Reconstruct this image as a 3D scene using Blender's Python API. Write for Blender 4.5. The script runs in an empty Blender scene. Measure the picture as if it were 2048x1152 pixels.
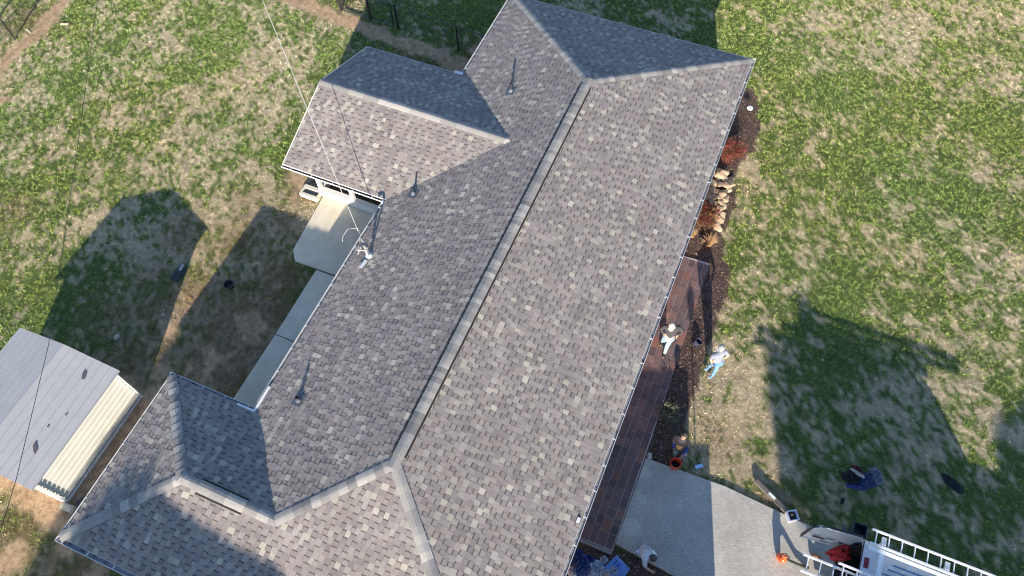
import bpy, bmesh, math, random
import numpy as np
from mathutils import Vector, Matrix
random.seed(7); RNG = np.random.default_rng(11)
SC = bpy.context.scene; COL = SC.collection; PI = math.pi

# ---------------------------------------------------------------- camera, sky, sun
cd = bpy.data.cameras.new('camera'); cam = bpy.data.objects.new('camera', cd); COL.objects.link(cam); SC.camera = cam
CAM = np.array([-3.7303, -4.9363, 21.4187]); ROT = (0.5203, 0.0179, -1.1705); F = 1525.2
cam.location = CAM; cam.rotation_euler = ROT; cd.sensor_width = 36; cd.lens = F / 2048 * 36; cd.clip_end = 2000
AZ = math.radians(18); EL = math.radians(17.35)
W = bpy.data.worlds.new('World'); SC.world = W; W.use_nodes = True
nt = W.node_tree; sky = nt.nodes.new('ShaderNodeTexSky'); sky.sky_type = 'NISHITA'; sky.sun_disc = False
sky.sun_elevation = EL; sky.sun_rotation = math.atan2(-math.cos(AZ), -math.sin(AZ)) % (2*PI); sky.air_density = 1.1; sky.dust_density = .3; sky.ozone_density = 2.2
bgn = nt.nodes['Background']; bgn.inputs[1].default_value = 0.115; tint = nt.nodes.new('ShaderNodeMix'); tint.data_type = 'RGBA'; tint.blend_type = 'MULTIPLY'; tint.inputs[0].default_value = 1; tint.inputs[7].default_value = (.95, .99, 1.09, 1)
nt.links.new(sky.outputs[0], tint.inputs[6]); nt.links.new(tint.outputs[2], bgn.inputs[0])
sd = bpy.data.lights.new('sun', 'SUN'); sd.energy = 4.9; sd.angle = math.radians(.5); sd.color = (1, .89, .74)
so = bpy.data.objects.new('sun', sd); COL.objects.link(so)
TOSUN = Vector((-math.cos(EL)*math.cos(AZ), -math.cos(EL)*math.sin(AZ), math.sin(EL)))
so.rotation_euler = TOSUN.to_track_quat('Z', 'Y').to_euler(); so.location = TOSUN*60
SC.view_settings.view_transform = 'Standard'; SC.cycles.pixel_filter_type = 'BLACKMAN_HARRIS'; SC.cycles.filter_width = 1.05; SC.view_settings.look = 'None'; SC.view_settings.gamma = 1; SC.view_settings.exposure = 1.33

RM = np.array(Matrix.Rotation(ROT[2], 3, 'Z') @ Matrix.Rotation(ROT[1], 3, 'Y') @ Matrix.Rotation(ROT[0], 3, 'X'))
def at(px, py, z=0.0):          # photograph pixel + height -> world point
    d = RM @ np.array([(px-1024)/F, -(py-576)/F, -1.0]); s = (z-CAM[2])/d[2]; return Vector(CAM + s*d)

# ---------------------------------------------------------------- helpers
def tag(o, label=None, cat=None, group=None, kind=None):
    if label: o['label'] = label
    if cat: o['category'] = cat
    if group: o['group'] = group
    if kind: o['kind'] = kind
    return o
def empty(name, loc, label, cat, group=None, rz=0):
    o = bpy.data.objects.new(name, None); COL.objects.link(o); o.location = loc; o.rotation_euler = (0, 0, rz); o.empty_display_size = .2
    return tag(o, label, cat, group)
def N(nt, t, **k):
    n = nt.nodes.new(t)
    for a, b in k.items(): setattr(n, a, b)
    return n
def mat(name, col, rough=.8, var=.12, scale=8, bump=0, bscale=60, metal=0, attr=False, spec=.5, spot=None, coat=0):
    m = bpy.data.materials.new(name); m.use_nodes = True; t = m.node_tree; b = t.nodes['Principled BSDF']
    b.inputs['Roughness'].default_value = rough; b.inputs['Metallic'].default_value = metal; b.inputs['Specular IOR Level'].default_value = spec
    b.inputs['Coat Weight'].default_value = coat
    tc = N(t, 'ShaderNodeTexCoord'); nz = N(t, 'ShaderNodeTexNoise'); nz.inputs['Scale'].default_value = scale; nz.inputs['Detail'].default_value = 6; nz.inputs['Roughness'].default_value = .65
    t.links.new(tc.outputs['Object'], nz.inputs['Vector'])
    mr = N(t, 'ShaderNodeMapRange'); mr.inputs[1].default_value = .3; mr.inputs[2].default_value = .7; mr.inputs[3].default_value = 1-var; mr.inputs[4].default_value = 1+var
    t.links.new(nz.outputs['Fac'], mr.inputs[0])
    mx = N(t, 'ShaderNodeMix', data_type='RGBA', blend_type='MULTIPLY'); mx.inputs[0].default_value = 1
    if attr:
        a = N(t, 'ShaderNodeAttribute', attribute_name='Col'); t.links.new(a.outputs['Color'], mx.inputs[6])
    else: mx.inputs[6].default_value = (*col, 1)
    t.links.new(mr.outputs[0], mx.inputs[7]); last = mx.outputs[2]
    if spot:   # (colour, scale, threshold)
        n2 = N(t, 'ShaderNodeTexNoise'); n2.inputs['Scale'].default_value = spot[1]; n2.inputs['Detail'].default_value = 8; n2.inputs['Roughness'].default_value = .7; t.links.new(tc.outputs['Object'], n2.inputs['Vector'])
        m2 = N(t, 'ShaderNodeMapRange'); m2.inputs[1].default_value = spot[2]; m2.inputs[2].default_value = spot[2]+.12; t.links.new(n2.outputs['Fac'], m2.inputs[0])
        x2 = N(t, 'ShaderNodeMix', data_type='RGBA'); t.links.new(m2.outputs[0], x2.inputs[0]); t.links.new(last, x2.inputs[6]); x2.inputs[7].default_value = (*spot[0], 1); last = x2.outputs[2]
    t.links.new(last, b.inputs['Base Color'])
    if bump:
        n3 = N(t, 'ShaderNodeTexNoise'); n3.inputs['Scale'].default_value = bscale; n3.inputs['Detail'].default_value = 5; t.links.new(tc.outputs['Object'], n3.inputs['Vector'])
        bp = N(t, 'ShaderNodeBump'); bp.inputs['Strength'].default_value = bump; bp.inputs['Distance'].default_value = .02; t.links.new(n3.outputs['Fac'], bp.inputs['Height']); t.links.new(bp.outputs[0], b.inputs['Normal'])
    return m
class MB:
    def __init__(s): s.v = []; s.f = []; s.c = []
    def face(s, pts, c=None):
        n = len(s.v); s.v.extend([tuple(p) for p in pts]); s.f.append(tuple(range(n, n+len(pts)))); s.c.append(c or (.5, .5, .5))
    def mesh(s, vs, fs, c=None):
        n = len(s.v); s.v.extend([tuple(p) for p in vs])
        for f in fs: s.f.append(tuple(i+n for i in f)); s.c.append(c or (.5, .5, .5))
    def box(s, a, b, c=None, M=None):
        x0, y0, z0 = a; x1, y1, z1 = b
        vs = [Vector(p) for p in ((x0,y0,z0),(x1,y0,z0),(x1,y1,z0),(x0,y1,z0),(x0,y0,z1),(x1,y0,z1),(x1,y1,z1),(x0,y1,z1))]
        if M is not None: vs = [M @ p for p in vs]
        s.mesh(vs, [(3,2,1,0),(4,5,6,7),(0,1,5,4),(1,2,6,5),(2,3,7,6),(3,0,4,7)], c)
    def bar(s, p, q, w, h, c=None):           # rectangular bar from p to q
        p = Vector(p); q = Vector(q); d = (q-p); L = d.length; M = Matrix.Translation(p) @ d.to_track_quat('X', 'Z').to_matrix().to_4x4()
        s.box((0, -w/2, -h/2), (L, w/2, h/2), c, M)
    def tube(s, pts, r, n=8, c=None, cap=True):
        pts = [Vector(p) for p in pts]; rs = r if isinstance(r, (list, tuple)) else [r]*len(pts); b = len(s.v); up = None
        for i, p in enumerate(pts):
            d = (pts[min(i+1, len(pts)-1)] - pts[max(i-1, 0)]).normalized()
            if up is None: up = Vector((0, 0, 1)) if abs(d.z) < .9 else Vector((1, 0, 0))
            x = d.cross(up).normalized(); y = x.cross(d).normalized(); up = y
            for k in range(n):
                a = 2*PI*k/n; s.v.append(tuple(p + (x*math.cos(a)+y*math.sin(a))*rs[i]))
        for i in range(len(pts)-1):
            for k in range(n):
                s.f.append((b+i*n+k, b+i*n+(k+1) % n, b+(i+1)*n+(k+1) % n, b+(i+1)*n+k)); s.c.append(c or (.5,)*3)
        if cap:
            s.f.append(tuple(b+k for k in range(n-1, -1, -1))); s.c.append(c or (.5,)*3)
            e = b+(len(pts)-1)*n; s.f.append(tuple(e+k for k in range(n))); s.c.append(c or (.5,)*3)
    def lathe(s, prof, n=20, c=None, at=(0, 0, 0)):
        b = len(s.v)
        for r, z in prof:
            for k in range(n): s.v.append((at[0]+r*math.cos(2*PI*k/n), at[1]+r*math.sin(2*PI*k/n), at[2]+z))
        for i in range(len(prof)-1):
            for k in range(n): s.f.append((b+i*n+k, b+i*n+(k+1) % n, b+(i+1)*n+(k+1) % n, b+(i+1)*n+k)); s.c.append(c or (.5,)*3)
    def prism(s, poly, z0, z1, c=None):
        n = len(poly); vs = [(p[0], p[1], z0) for p in poly]+[(p[0], p[1], z1) for p in poly]
        s.mesh(vs, [tuple(range(n-1, -1, -1)), tuple(range(n, 2*n))]+[(i, (i+1) % n, n+(i+1) % n, n+i) for i in range(n)], c)
    def blob(s, loc, r, flat=.6, amp=.25, seed=0, sub=3, freq=3, c=None):
        bm = bmesh.new(); bmesh.ops.create_icosphere(bm, subdivisions=sub, radius=1)
        from mathutils import noise
        b = len(s.v)
        for v in bm.verts:
            p = v.co.copy(); k = 1+amp*noise.noise(p*freq+Vector((seed*7.3, seed*3.1, 0)))*2 + amp*.5*noise.noise(p*freq*2.3+Vector((seed, 0, 5)))
            q = p*k; s.v.append((loc[0]+q.x*r[0], loc[1]+q.y*r[1], loc[2]+q.z*r[2]*1.0))
        for f in bm.faces: s.f.append(tuple(b+v.index for v in f.verts)); s.c.append(c or (.5,)*3)
        bm.free()
    def build(s, name, m, parent=None, smooth=False, bevel=0):
        me = bpy.data.meshes.new(name); me.from_pydata(s.v, [], s.f); me.update()
        ca = me.color_attributes.new('Col', 'FLOAT_COLOR', 'CORNER')
        tot = np.array([len(f) for f in s.f]); cc = np.repeat(np.c_[np.array(s.c, dtype=float), np.ones(len(s.c))], tot, axis=0)
        ca.data.foreach_set('color', cc.ravel())
        if smooth: me.polygons.foreach_set('use_smooth', [True]*len(me.polygons))
        me.materials.append(m); o = bpy.data.objects.new(name, me); COL.objects.link(o)
        if parent is not None:
            o.parent = parent; 
            o.matrix_parent_inverse = Matrix.Identity(4)
        if bevel:
            b = o.modifiers.new('bevel', 'BEVEL'); b.width = bevel; b.segments = 2; b.limit_method = 'ANGLE'
        return o
def npmesh(name, V, Fc, nv, colors, m, parent=None):     # fast builder: faces all with nv vertices, colours per face
    me = bpy.data.meshes.new(name); nf = len(Fc)
    me.vertices.add(len(V)); me.vertices.foreach_set('co', V.astype(np.float32).ravel())
    me.loops.add(nf*nv); me.loops.foreach_set('vertex_index', Fc.astype(np.int32).ravel())
    me.polygons.add(nf); me.polygons.foreach_set('loop_start', np.arange(0, nf*nv, nv, dtype=np.int32)); me.polygons.foreach_set('loop_total', np.full(nf, nv, dtype=np.int32))
    me.update(calc_edges=True)
    ca = me.color_attributes.new('Col', 'FLOAT_COLOR', 'CORNER'); ca.data.foreach_set('color', np.repeat(np.c_[colors, np.ones(nf)], nv, axis=0).astype(np.float32).ravel())
    me.materials.append(m); o = bpy.data.objects.new(name, me); COL.objects.link(o)
    if parent is not None: o.parent = parent
    return o
def vnoise(x, y, seed):
    r = np.random.default_rng(seed).random((256, 256)); xi = np.floor(x).astype(int); yi = np.floor(y).astype(int); fx = x-xi; fy = y-yi
    fx = fx*fx*(3-2*fx); fy = fy*fy*(3-2*fy); g = lambda a, b: r[a % 256, b % 256]
    return (g(xi, yi)*(1-fx)+g(xi+1, yi)*fx)*(1-fy)+(g(xi, yi+1)*(1-fx)+g(xi+1, yi+1)*fx)*fy
def fbm(x, y, sc, seed, o=4):
    s = 0; a = 1; t = 0
    for k in range(o): s = s+a*vnoise(x*sc+37*k, y*sc+17*k, seed+k); t += a; a *= .55; sc *= 2.07
    return s/t
def inpoly(x, y, P):
    c = np.zeros(np.shape(x), bool); n = len(P)
    for i in range(n):
        x0, y0 = P[i][:2]; x1, y1 = P[(i+1) % n][:2]
        k = ((y0 > y) != (y1 > y)); d = (y1-y0) if abs(y1-y0) > 1e-9 else 1e-9
        c ^= k & (x < (x1-x0)*(y-y0)/d+x0)
    return c

# ---------------------------------------------------------------- house dimensions
Wd = 4.5; EZ = 2.3; PM = .3301; L = 17.778; pp = 2.177; qq = 4.853; xg = 10.509; gg = 2.850; yg = 8.232; PG = .3469
ww = Wd-pp; yE = qq+ww; xI = Wd-2*pp          # wing end eave, inner-corner x
RZ = EZ+PM*Wd; WZ = EZ+PM*ww; GZ = EZ+PG*gg; yGr = Wd-PG*gg/PM
FOOT = [(-Wd+.45, -Wd+.45), (L-.45, -Wd+.45), (L-.45, Wd-.45), (xI-.45, Wd-.45), (xI-.45, yE-.45), (-Wd+.45, yE-.45)]

# ---------------------------------------------------------------- ground masks (all in metres on the ground)
P2 = lambda *pts: [at(a, b)[:2] for a, b in pts]
def spots(lst): return [(*at(a, b)[:2], r, s) for a, b, r, s in lst]
TAN = spots([(480,150,1.0,.9),(545,195,.9,.8),(230,220,.8,.7),(370,310,1.0,1.0),(640,60,1.3,.7),(180,110,1.0,.7),(90,150,.9,.6),(250,415,.9,.8),(560,430,1.3,1.0),(480,420,.8,.5),
 (340,20,.9,.7),(560,90,1.0,.8),(430,90,1.3,-1.1),(600,290,1.0,-1.0),(540,320,.9,-.9),(60,350,1.4,-.5),(150,320,.7,-.5),(250,140,.9,-.5),(330,180,.7,-.5),(690,90,.8,-.6),(820,100,.8,-.6),(900,30,1.2,-1.0),(180,560,1.2,-.3),(60,560,1.2,-.3),
 (500,650,1.7,1.1),(420,720,1.7,1.0),(300,500,1.0,.5),(260,800,1.5,.8),(330,600,.9,-.3),(250,560,.9,-.2),(440,770,.9,.4),(620,520,.4,-.9),(700,560,.5,-.6),
 (1480,700,1.1,1.3),(1500,600,1.0,1.1),(1440,830,1.3,1.2),(1490,440,.5,.9),(1500,350,.6,1.1),(1500,230,.5,.9),(1490,520,.5,.3),(1460,930,1.0,.7),(1540,1040,.8,1.0),(1500,980,.5,.7),
 (1470,150,.6,.3),(1700,110,.8,.3),(1480,40,.7,.6),(1800,110,.8,.3),(1960,200,1.1,.4),(1970,60,.9,.3),(1760,530,.8,.7),(1780,380,1.0,.5),(1990,520,1.0,.8),(1900,900,.9,.7),(1930,800,.9,.9),(2000,870,.9,1.0),
 (1650,1010,1.0,.6),(1780,880,1.1,.6),(1800,800,.8,.5),(1850,1010,1.2,.6),(1600,250,.7,.5),(1640,430,.5,.3),(1150,20,1.6,.8),(1350,60,1.0,.6),(1010,-40,1.5,-.4),(1250,80,.7,-.6),
 (1880,300,1.3,.6),(1860,450,1.0,.6),(1800,560,.8,.5),(1930,620,.9,.4),(1640,350,1.4,-.9),(1600,480,1.0,-.8),(1700,300,.9,-.5),(1560,400,1.0,-.8),(1600,180,1.0,-.8),(1650,560,1.3,-.9),(1900,400,1.4,-.7),(1850,620,1.0,-.6),(1640,760,1.3,-1.0),(1720,690,1.2,-.9),(1470,495,.45,-.9),(1580,900,.8,-.5),(1540,240,.8,-.6),(1680,900,.9,-.5),(1470,800,.3,-.3),(30,1120,1.0,-.4),(150,1130,.7,-.2)])
DIRT = spots([(0,140,.45,1.1),(25,110,.42,1.1),(50,85,.42,1.1),(75,60,.42,1.1),(95,38,.42,1.1),(112,15,.42,1.1),(130,-10,.4,1.1),(560,-10,.5,1.0),(610,2,.45,1.0),(650,18,.45,1.1),(690,38,.45,1.1),(725,52,.4,1.1),(760,65,.42,1.0),(800,80,.42,1.0),(840,95,.45,1.0),(880,112,.5,1.0),(920,132,.6,1.0),(960,100,.6,.8),
 (0,955,.8,1.3),(60,985,.6,1.4),(115,1010,.7,1.5),(40,1110,.4,.7),(160,1060,.7,1.3),(130,1090,.5,.9),(230,850,.9,1.6),(190,930,.8,1.6),(290,800,.6,1.3),(260,780,.5,1.0),(320,740,.4,.8),(600,355,.7,1.0),(590,400,.4,.7),(620,345,.5,1.1),(335,665,.4,.9),(10,200,.35,.9),(20,1120,.8,.8),(60,1140,.5,.5),(470,636,.16,.8),(500,650,1.2,.62),(560,560,.7,.5),(420,730,1.2,.62),(300,690,.8,.55),(350,480,.7,.5),(560,690,.5,.6),(400,830,.7,.8),(15,55,.5,.5),(60,30,.5,.5),(180,1140,.8,.6),(1690,120,.25,.5),(1795,495,.3,.6)])
MULCH_POLY = P2((1440,175),(1500,178),(1512,205),(1522,240),(1512,290),(1485,330),(1468,365),(1468,420),(1442,470),(1448,520),(1462,565),(1448,600),(1432,650),(1412,700),(1398,760),(1380,820),(1368,850),(1375,900),(1355,945),(1284,918),(1230,900),(1300,500))
FRONTBED = P2((1140,1095),(1225,1096),(1300,1115),(1420,1190),(1380,1300),(1000,1300))
DRIVE = [(1.12, -5.5), (3.70, -5.52), (3.78, -7.83), (3.60, -10.2), (3.52, -12.5), (3.4, -22), (.3, -22), (.75, -9)]
WALK = [(.9, -4.05), (.9, -5.49), (3.7, -5.5), (10.72, -5.42), (10.64, -4.05)]
BPATIO = [(8.27, 4.05), (8.27, 7.71), (5.95, 7.52), (5.62, 7.25), (5.64, 6.5), (5.62, 4.05)]
BWALK1 = [(5.58, 4.05), (5.58, 6.41), (3.04, 6.40), (3.04, 4.05)]
BWALK2 = [(3.01, 4.05), (3.01, 6.40), (-.5, 6.45), (-.5, 4.05)]
PATHS = [P2((-60,220),(0,140),(50,85),(95,38),(125,5),(170,-60)), P2((480,-45),(560,-8),(650,22),(725,55),(800,84),(880,115),(940,142),(1010,165))]
BROWN = spots([(500,650,1.6,1.2),(560,560,1.0,1),(380,600,1.2,.9),(430,740,1.3,1),(330,690,1.0,.7),(300,560,1.0,.6),(370,470,.8,.7),(480,480,.9,.9),(560,440,.6,.8),(600,480,.4,.6),(400,830,.9,1),(470,760,.8,1),(250,740,1.2,.8),(210,640,1.0,.65),(300,620,.9,.7),(610,380,.7,.9),(500,400,.7,.5),(1440,880,.5,.5),(1560,1000,.5,.6),(40,1060,1.0,.7),(150,1130,1.0,.9),(20,420,.8,.5),(60,40,.8,.8),(820,110,.7,.8),(900,150,1.0,.9),(680,10,.8,.6)])
def brown(x, y):
    b_ = np.zeros(np.shape(x))
    for a, c, r, s in BROWN: b_ = np.maximum(b_, s*np.exp(-((x-a)**2+(y-c)**2)/(2*(r*.8)**2)))
    return np.clip(b_*(.6+.8*fbm(x, y, 2.5, 400, 3)), 0, 1)
def masks(x, y):
    wx = x+(fbm(x, y, 1.1, 50)-.5)*1.1; wy = y+(fbm(x, y, 1.1, 60)-.5)*1.1
    t = (fbm(x, y, .30, 3)-.5)*1.0 + (fbm(x, y, 1.3, 9, 2)-.5)*1.0+(fbm(x, y, 4.6, 19, 2)-.5)*1.1+(fbm(x, y, 10, 29, 2)-.5)*1.5-.13
    for a, b, r, s in TAN: t = t+s*.30*np.exp(-((wx-a)**2+(wy-b)**2)/(2*(r*.75)**2))
    d = np.zeros(np.shape(x))
    for a, b, r, s in DIRT: d = np.maximum(d, s*np.exp(-((wx*.6+x*.4-a)**2+(wy*.6+y*.4-b)**2)/(2*(r*.7)**2)))
    for px in PATHS:
        for (a, b), (c, e) in zip(px[:-1], px[1:]):
            k = np.clip(((wx*.5+x*.5-a)*(c-a)+(wy*.5+y*.5-b)*(e-b))/((c-a)**2+(e-b)**2), 0, 1); q = np.hypot(wx*.5+x*.5-a-(c-a)*k, wy*.5+y*.5-b-(e-b)*k); d = np.maximum(d, 1.0-q/.62)
    d = d+(fbm(x, y, 3.5, 33)-.5)*.45; d = np.clip((d-.35)/.35, 0, 1)
    jx = x+(fbm(x, y, 3, 70)-.5)*.35; jy = y+(fbm(x, y, 3, 80)-.5)*.35
    mu = (inpoly(jx, jy, MULCH_POLY) | inpoly(jx, jy, FRONTBED)).astype(float)
    return np.clip((t-.02)/.34+.38, 0, 1), d, mu

# ---------------------------------------------------------------- ground sheet
xs = np.concatenate([[-900,-400,-150,-60,-25], np.arange(-12, 34.01, .14), [45,70,150,400,900]])
ys = np.concatenate([[-900,-400,-150,-60,-32], np.arange(-22, 30.01, .14), [45,70,150,400,900]])
GX, GY = np.meshgrid(xs, ys, indexing='ij'); tn, dt, mu = masks(GX, GY)
near = (GX > -12.1) & (GX < 34.1) & (GY > -22.1) & (GY < 30.1)
hard = np.zeros(GX.shape, bool)
for P in (DRIVE, WALK, BPATIO, BWALK1, BWALK2, FOOT, [(8.1,4),(13.1,4),(13.1,7.9),(8.1,7.9)]):
    cx = sum(p[0] for p in P)/len(P); cy = sum(p[1] for p in P)/len(P); hard |= inpoly(GX, GY, [(cx+(p[0]-cx)*1.05, cy+(p[1]-cy)*1.05) for p in P])
GZv = np.where(near & ~hard, (fbm(GX, GY, 1.6, 90)-.5)*.05, 0)-.0; GZv = np.where(hard, -.03, GZv-.01)
G_ = np.array([.12, .17, .05]); T_ = np.array([.60, .48, .32]); D_ = np.array([.37, .25, .155]); M_ = np.array([.095, .066, .056])
BR_ = np.array([.30, .19, .11])
def gcol(t, d, m, x, y):
    c = G_*(1-t[..., None])+T_*t[..., None]; b_ = brown(x, y)[..., None]*.75; c = c*(1-b_)+BR_*b_; c = c*(1-d[..., None])+D_*d[..., None]; return c*(1-m[..., None])+M_*m[..., None]
GC = gcol(tn*.9, dt, mu, GX, GY); GC = GC*np.where((dt+mu)[..., None] > .5, 1.0, .6)*(1-.5*np.clip(fbm(GX, GY, 2.6, 300)[..., None]-.4, 0, 1))  # turf floor colour darkened to paint the shade between blades
edge = np.clip(np.minimum.reduce([GX+12, 34-GX, GY+22, 30-GY])/4, 0, 1)[..., None]; GC = GC*edge+np.array([.16, .165, .075])*(1-edge)
nx, ny = GX.shape; idx = np.arange(nx*ny).reshape(nx, ny)
Fq = np.stack([idx[:-1, :-1], idx[1:, :-1], idx[1:, 1:], idx[:-1, 1:]], -1).reshape(-1, 4)
mg = mat('soil_and_turf', (1,1,1), .95, .4, 5, .9, 35, attr=True, spec=.1)
fc = (GC[:-1, :-1]+GC[1:, 1:]).reshape(-1, 3)/2
ground = npmesh('ground', np.c_[GX.ravel(), GY.ravel(), GZv.ravel()], Fq, 4, fc, mg)
pa = ground.data.color_attributes; pa.remove(pa['Col']); ca = pa.new('Col', 'FLOAT_COLOR', 'POINT'); ca.data.foreach_set('color', np.c_[GC.reshape(-1, 3), np.ones(nx*ny)].astype(np.float32).ravel())
ground.data.polygons.foreach_set('use_smooth', [True]*len(ground.data.polygons)); tag(ground, 'patchy green and straw-coloured lawn ground around the house', 'ground', kind='structure')

# grass blades: one stuff object
def visible(x, y):
    q = np.c_[x-CAM[0], y-CAM[1], np.full(len(x), -CAM[2])] @ RM; u = q[:, 0]/-q[:, 2]; v = q[:, 1]/-q[:, 2]
    return (np.abs(u) < 1024/F*1.06) & (np.abs(v) < 576/F*1.08)
ROOFP = [(-4.2, -4.2), (L-.5, -4.2), (L-.5, 3.6), (xI-.6, 3.6), (xI-.6, yE-.6), (-4.2, yE-.6)]
def scatter(n, rng):
    x = rng.uniform(-7, 29, n); y = rng.uniform(-17.5, 27, n); k = visible(x, y)
    for P in (DRIVE, WALK, BPATIO, BWALK1, BWALK2, ROOFP, [(8.3,4),(13,4),(13,7.7),(8.3,7.7)], [(-3.7,9.15),(-.4,9.15),(-.4,14),(-3.7,14)]): k &= ~inpoly(x, y, P)
    return x[k], y[k]
x, y = scatter(1900000, RNG); n = len(x); t, d, m = masks(x, y)
cl = np.clip((fbm(x, y, 13, 120, 2)-.30)/.38, 0, 1)
dens = np.clip(.45+.7*cl, .1, 1)*(1-.93*d)*(1-.985*m)*(1-.25*t)
k = RNG.random(n) < dens; x, y, t, d, m, cl = x[k], y[k], t[k], d[k], m[k], cl[k]; n = len(x)
br = brown(x, y); isT = RNG.random(n) < np.clip((t-.5)*1.15+.5+.6*br, .08, .95)
jit = RNG.uniform(.7, 1.35, (n, 1)); hue = RNG.normal(0, .06, (n, 1))
cg = np.array([[.235, .325, .072]])*(1-.25*br[:, None])*(.5+.85*cl[:, None])*jit*(1+hue*np.array([[1.6, 0, 0]])); yel = RNG.random((n, 1)) < .18; cg = np.where(yel, cg*np.array([[1.35, 1.15, 1.1]]), cg)
ct = np.array([[.88, .75, .52]])*(.55+.6*cl[:, None])*RNG.uniform(.4, 1.35, (n, 1)); ct = ct*(1-br[:, None]*np.array([[.38, .52, .62]])); cb = np.where(isT[:, None], ct, cg)  # straw tone darkened and jittered to paint tiny shadows among the blades
warm = np.clip((fbm(x, y, .25, 200, 2)-.5)*1.2, -.12, .15)[:, None]; cb = cb*(1+warm*np.array([[.5, .1, -.2]]))
h = RNG.uniform(.02, .042, n)*(.4+1.1*cl)*np.where(isT, .85, 1.1); w = RNG.uniform(.005, .011, n); a = RNG.uniform(0, 2*PI, n); ln = RNG.uniform(.1, .75, n)
la = RNG.uniform(0, 2*PI, n); z0 = (fbm(x, y, 1.6, 90)-.5)*.05-.015
V = np.empty((n, 3, 3)); V[:, 0] = np.c_[x-w*np.cos(a), y-w*np.sin(a), z0]; V[:, 1] = np.c_[x+w*np.cos(a), y+w*np.sin(a), z0]; V[:, 2] = np.c_[x+h*ln*np.cos(la), y+h*ln*np.sin(la), z0+h+.01]
mgr = mat('grass_blades', (1,1,1), .7, .1, 3, attr=True, spec=.2)
grass = npmesh('grass', V.reshape(-1, 3), np.arange(n*3).reshape(n, 3), 3, cb, mgr); tag(grass, 'short winter lawn, green blades mixed with straw-coloured ones', 'grass', kind='stuff')

# mulch chips and leaf litter
x, y = scatter(900000, RNG); t, d, m = masks(x, y); k = (m > .5) | (RNG.random(len(x)) < .004); x, y = x[k], y[k]; n = len(x)
a = RNG.uniform(0, 2*PI, n); s1 = RNG.uniform(.008, .028, n); s2 = RNG.uniform(.004, .012, n); tl = RNG.uniform(-.5, .5, (n, 2))
pal = np.array([[.07,.048,.04],[.14,.09,.07],[.22,.15,.12],[.045,.035,.03],[.45,.34,.22],[.20,.09,.06]]); pk = RNG.choice(6, n, p=[.36,.26,.15,.13,.06,.04]); cc = pal[pk]*RNG.uniform(.7, 1.3, (n, 1))
V = np.empty((n, 4, 3)); z0 = .01+(fbm(x, y, 1.6, 90)-.5)*.05
for i, (u, v) in enumerate(((-1,-1),(1,-1),(1,1),(-1,1))):
    V[:, i] = np.c_[x+u*s1*np.cos(a)-v*s2*np.sin(a), y+u*s1*np.sin(a)+v*s2*np.cos(a), z0+u*s1*tl[:, 0]+v*s2*tl[:, 1]+.004]
ml = npmesh('mulch', V.reshape(-1, 3), np.arange(n*4).reshape(n, 4), 4, cc, mat('bark_chips', (1,1,1), .9, .1, attr=True, spec=.15)); tag(ml, 'brown bark mulch and scattered leaf litter in the flower beds', 'mulch', kind='stuff')

# ---------------------------------------------------------------- hardscape
mconc = mat('concrete_slab', (.56, .51, .40), .9, .14, 1.6, .25, 90, spot=((.42,.39,.32), 2.2, .62))
def slab(name, P, z, m, label):
    b = MB(); b.prism(P if sum((P[i][0]*P[(i+1) % len(P)][1]-P[(i+1) % len(P)][0]*P[i][1]) for i in range(len(P))) > 0 else P[::-1], -.12, z); o = b.build(name, m, bevel=.012); return tag(o, label, name, kind='structure')
slab('patio', BPATIO, .085, mconc, 'beige concrete patio slab with a clipped corner outside the porch')
slab('walkway', BWALK1, .07, mconc, 'concrete walkway slab next to the patio')
slab('walkway', BWALK2, .067, mconc, 'concrete walkway slab reaching the inner corner of the roof')
# driveway with brushed grain and round pale stains
md = mat('driveway_concrete', (.37, .35, .31), .92, .16, .9, .35, 120, spot=((.26,.25,.225), 7, .60)); t_ = md.node_tree; bs = t_.nodes['Principled BSDF']; src = bs.inputs['Base Color'].links[0].from_socket
tc = [n_ for n_ in t_.nodes if n_.type == 'TEX_COORD'][0]
for (px, py, r) in ((1285,945,.17),(1283,1000,.12),(1263,1055,.22)):
    p = at(px, py); vd = N(t_, 'ShaderNodeVectorMath', operation='DISTANCE'); t_.links.new(tc.outputs['Object'], vd.inputs[0]); vd.inputs[1].default_value = (p.x, p.y, .07)
    m1 = N(t_, 'ShaderNodeMapRange'); m1.inputs[1].default_value = r; m1.inputs[2].default_value = r*1.25; m1.inputs[3].default_value = .38; m1.inputs[4].default_value = 0; t_.links.new(vd.outputs['Value'], m1.inputs[0])
    x1 = N(t_, 'ShaderNodeMix', data_type='RGBA'); t_.links.new(m1.outputs[0], x1.inputs[0]); t_.links.new(src, x1.inputs[6]); x1.inputs[7].default_value = (.55, .56, .50, 1); src = x1.outputs[2]
n4 = N(t_, 'ShaderNodeTexNoise'); mp = N(t_, 'ShaderNodeMapping'); mp.inputs['Scale'].default_value = (60, 7, 1); t_.links.new(tc.outputs['Object'], mp.inputs[0]); t_.links.new(mp.outputs[0], n4.inputs['Vector']); n4.inputs['Scale'].default_value = 1; n4.inputs['Detail'].default_value = 3
m4 = N(t_, 'ShaderNodeMapRange'); m4.inputs[1].default_value = .3; m4.inputs[2].default_value = .7; m4.inputs[3].default_value = .72; m4.inputs[4].default_value = 1.2; t_.links.new(n4.outputs['Fac'], m4.inputs[0])
x4 = N(t_, 'ShaderNodeMix', data_type='RGBA', blend_type='MULTIPLY'); x4.inputs[0].default_value = 1; t_.links.new(src, x4.inputs[6]); t_.links.new(m4.outputs[0], x4.inputs[7]); t_.links.new(x4.outputs[2], bs.inputs['Base Color'])
slab('driveway', DRIVE, .07, md, 'brushed grey concrete driveway with round pale stains')
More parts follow.
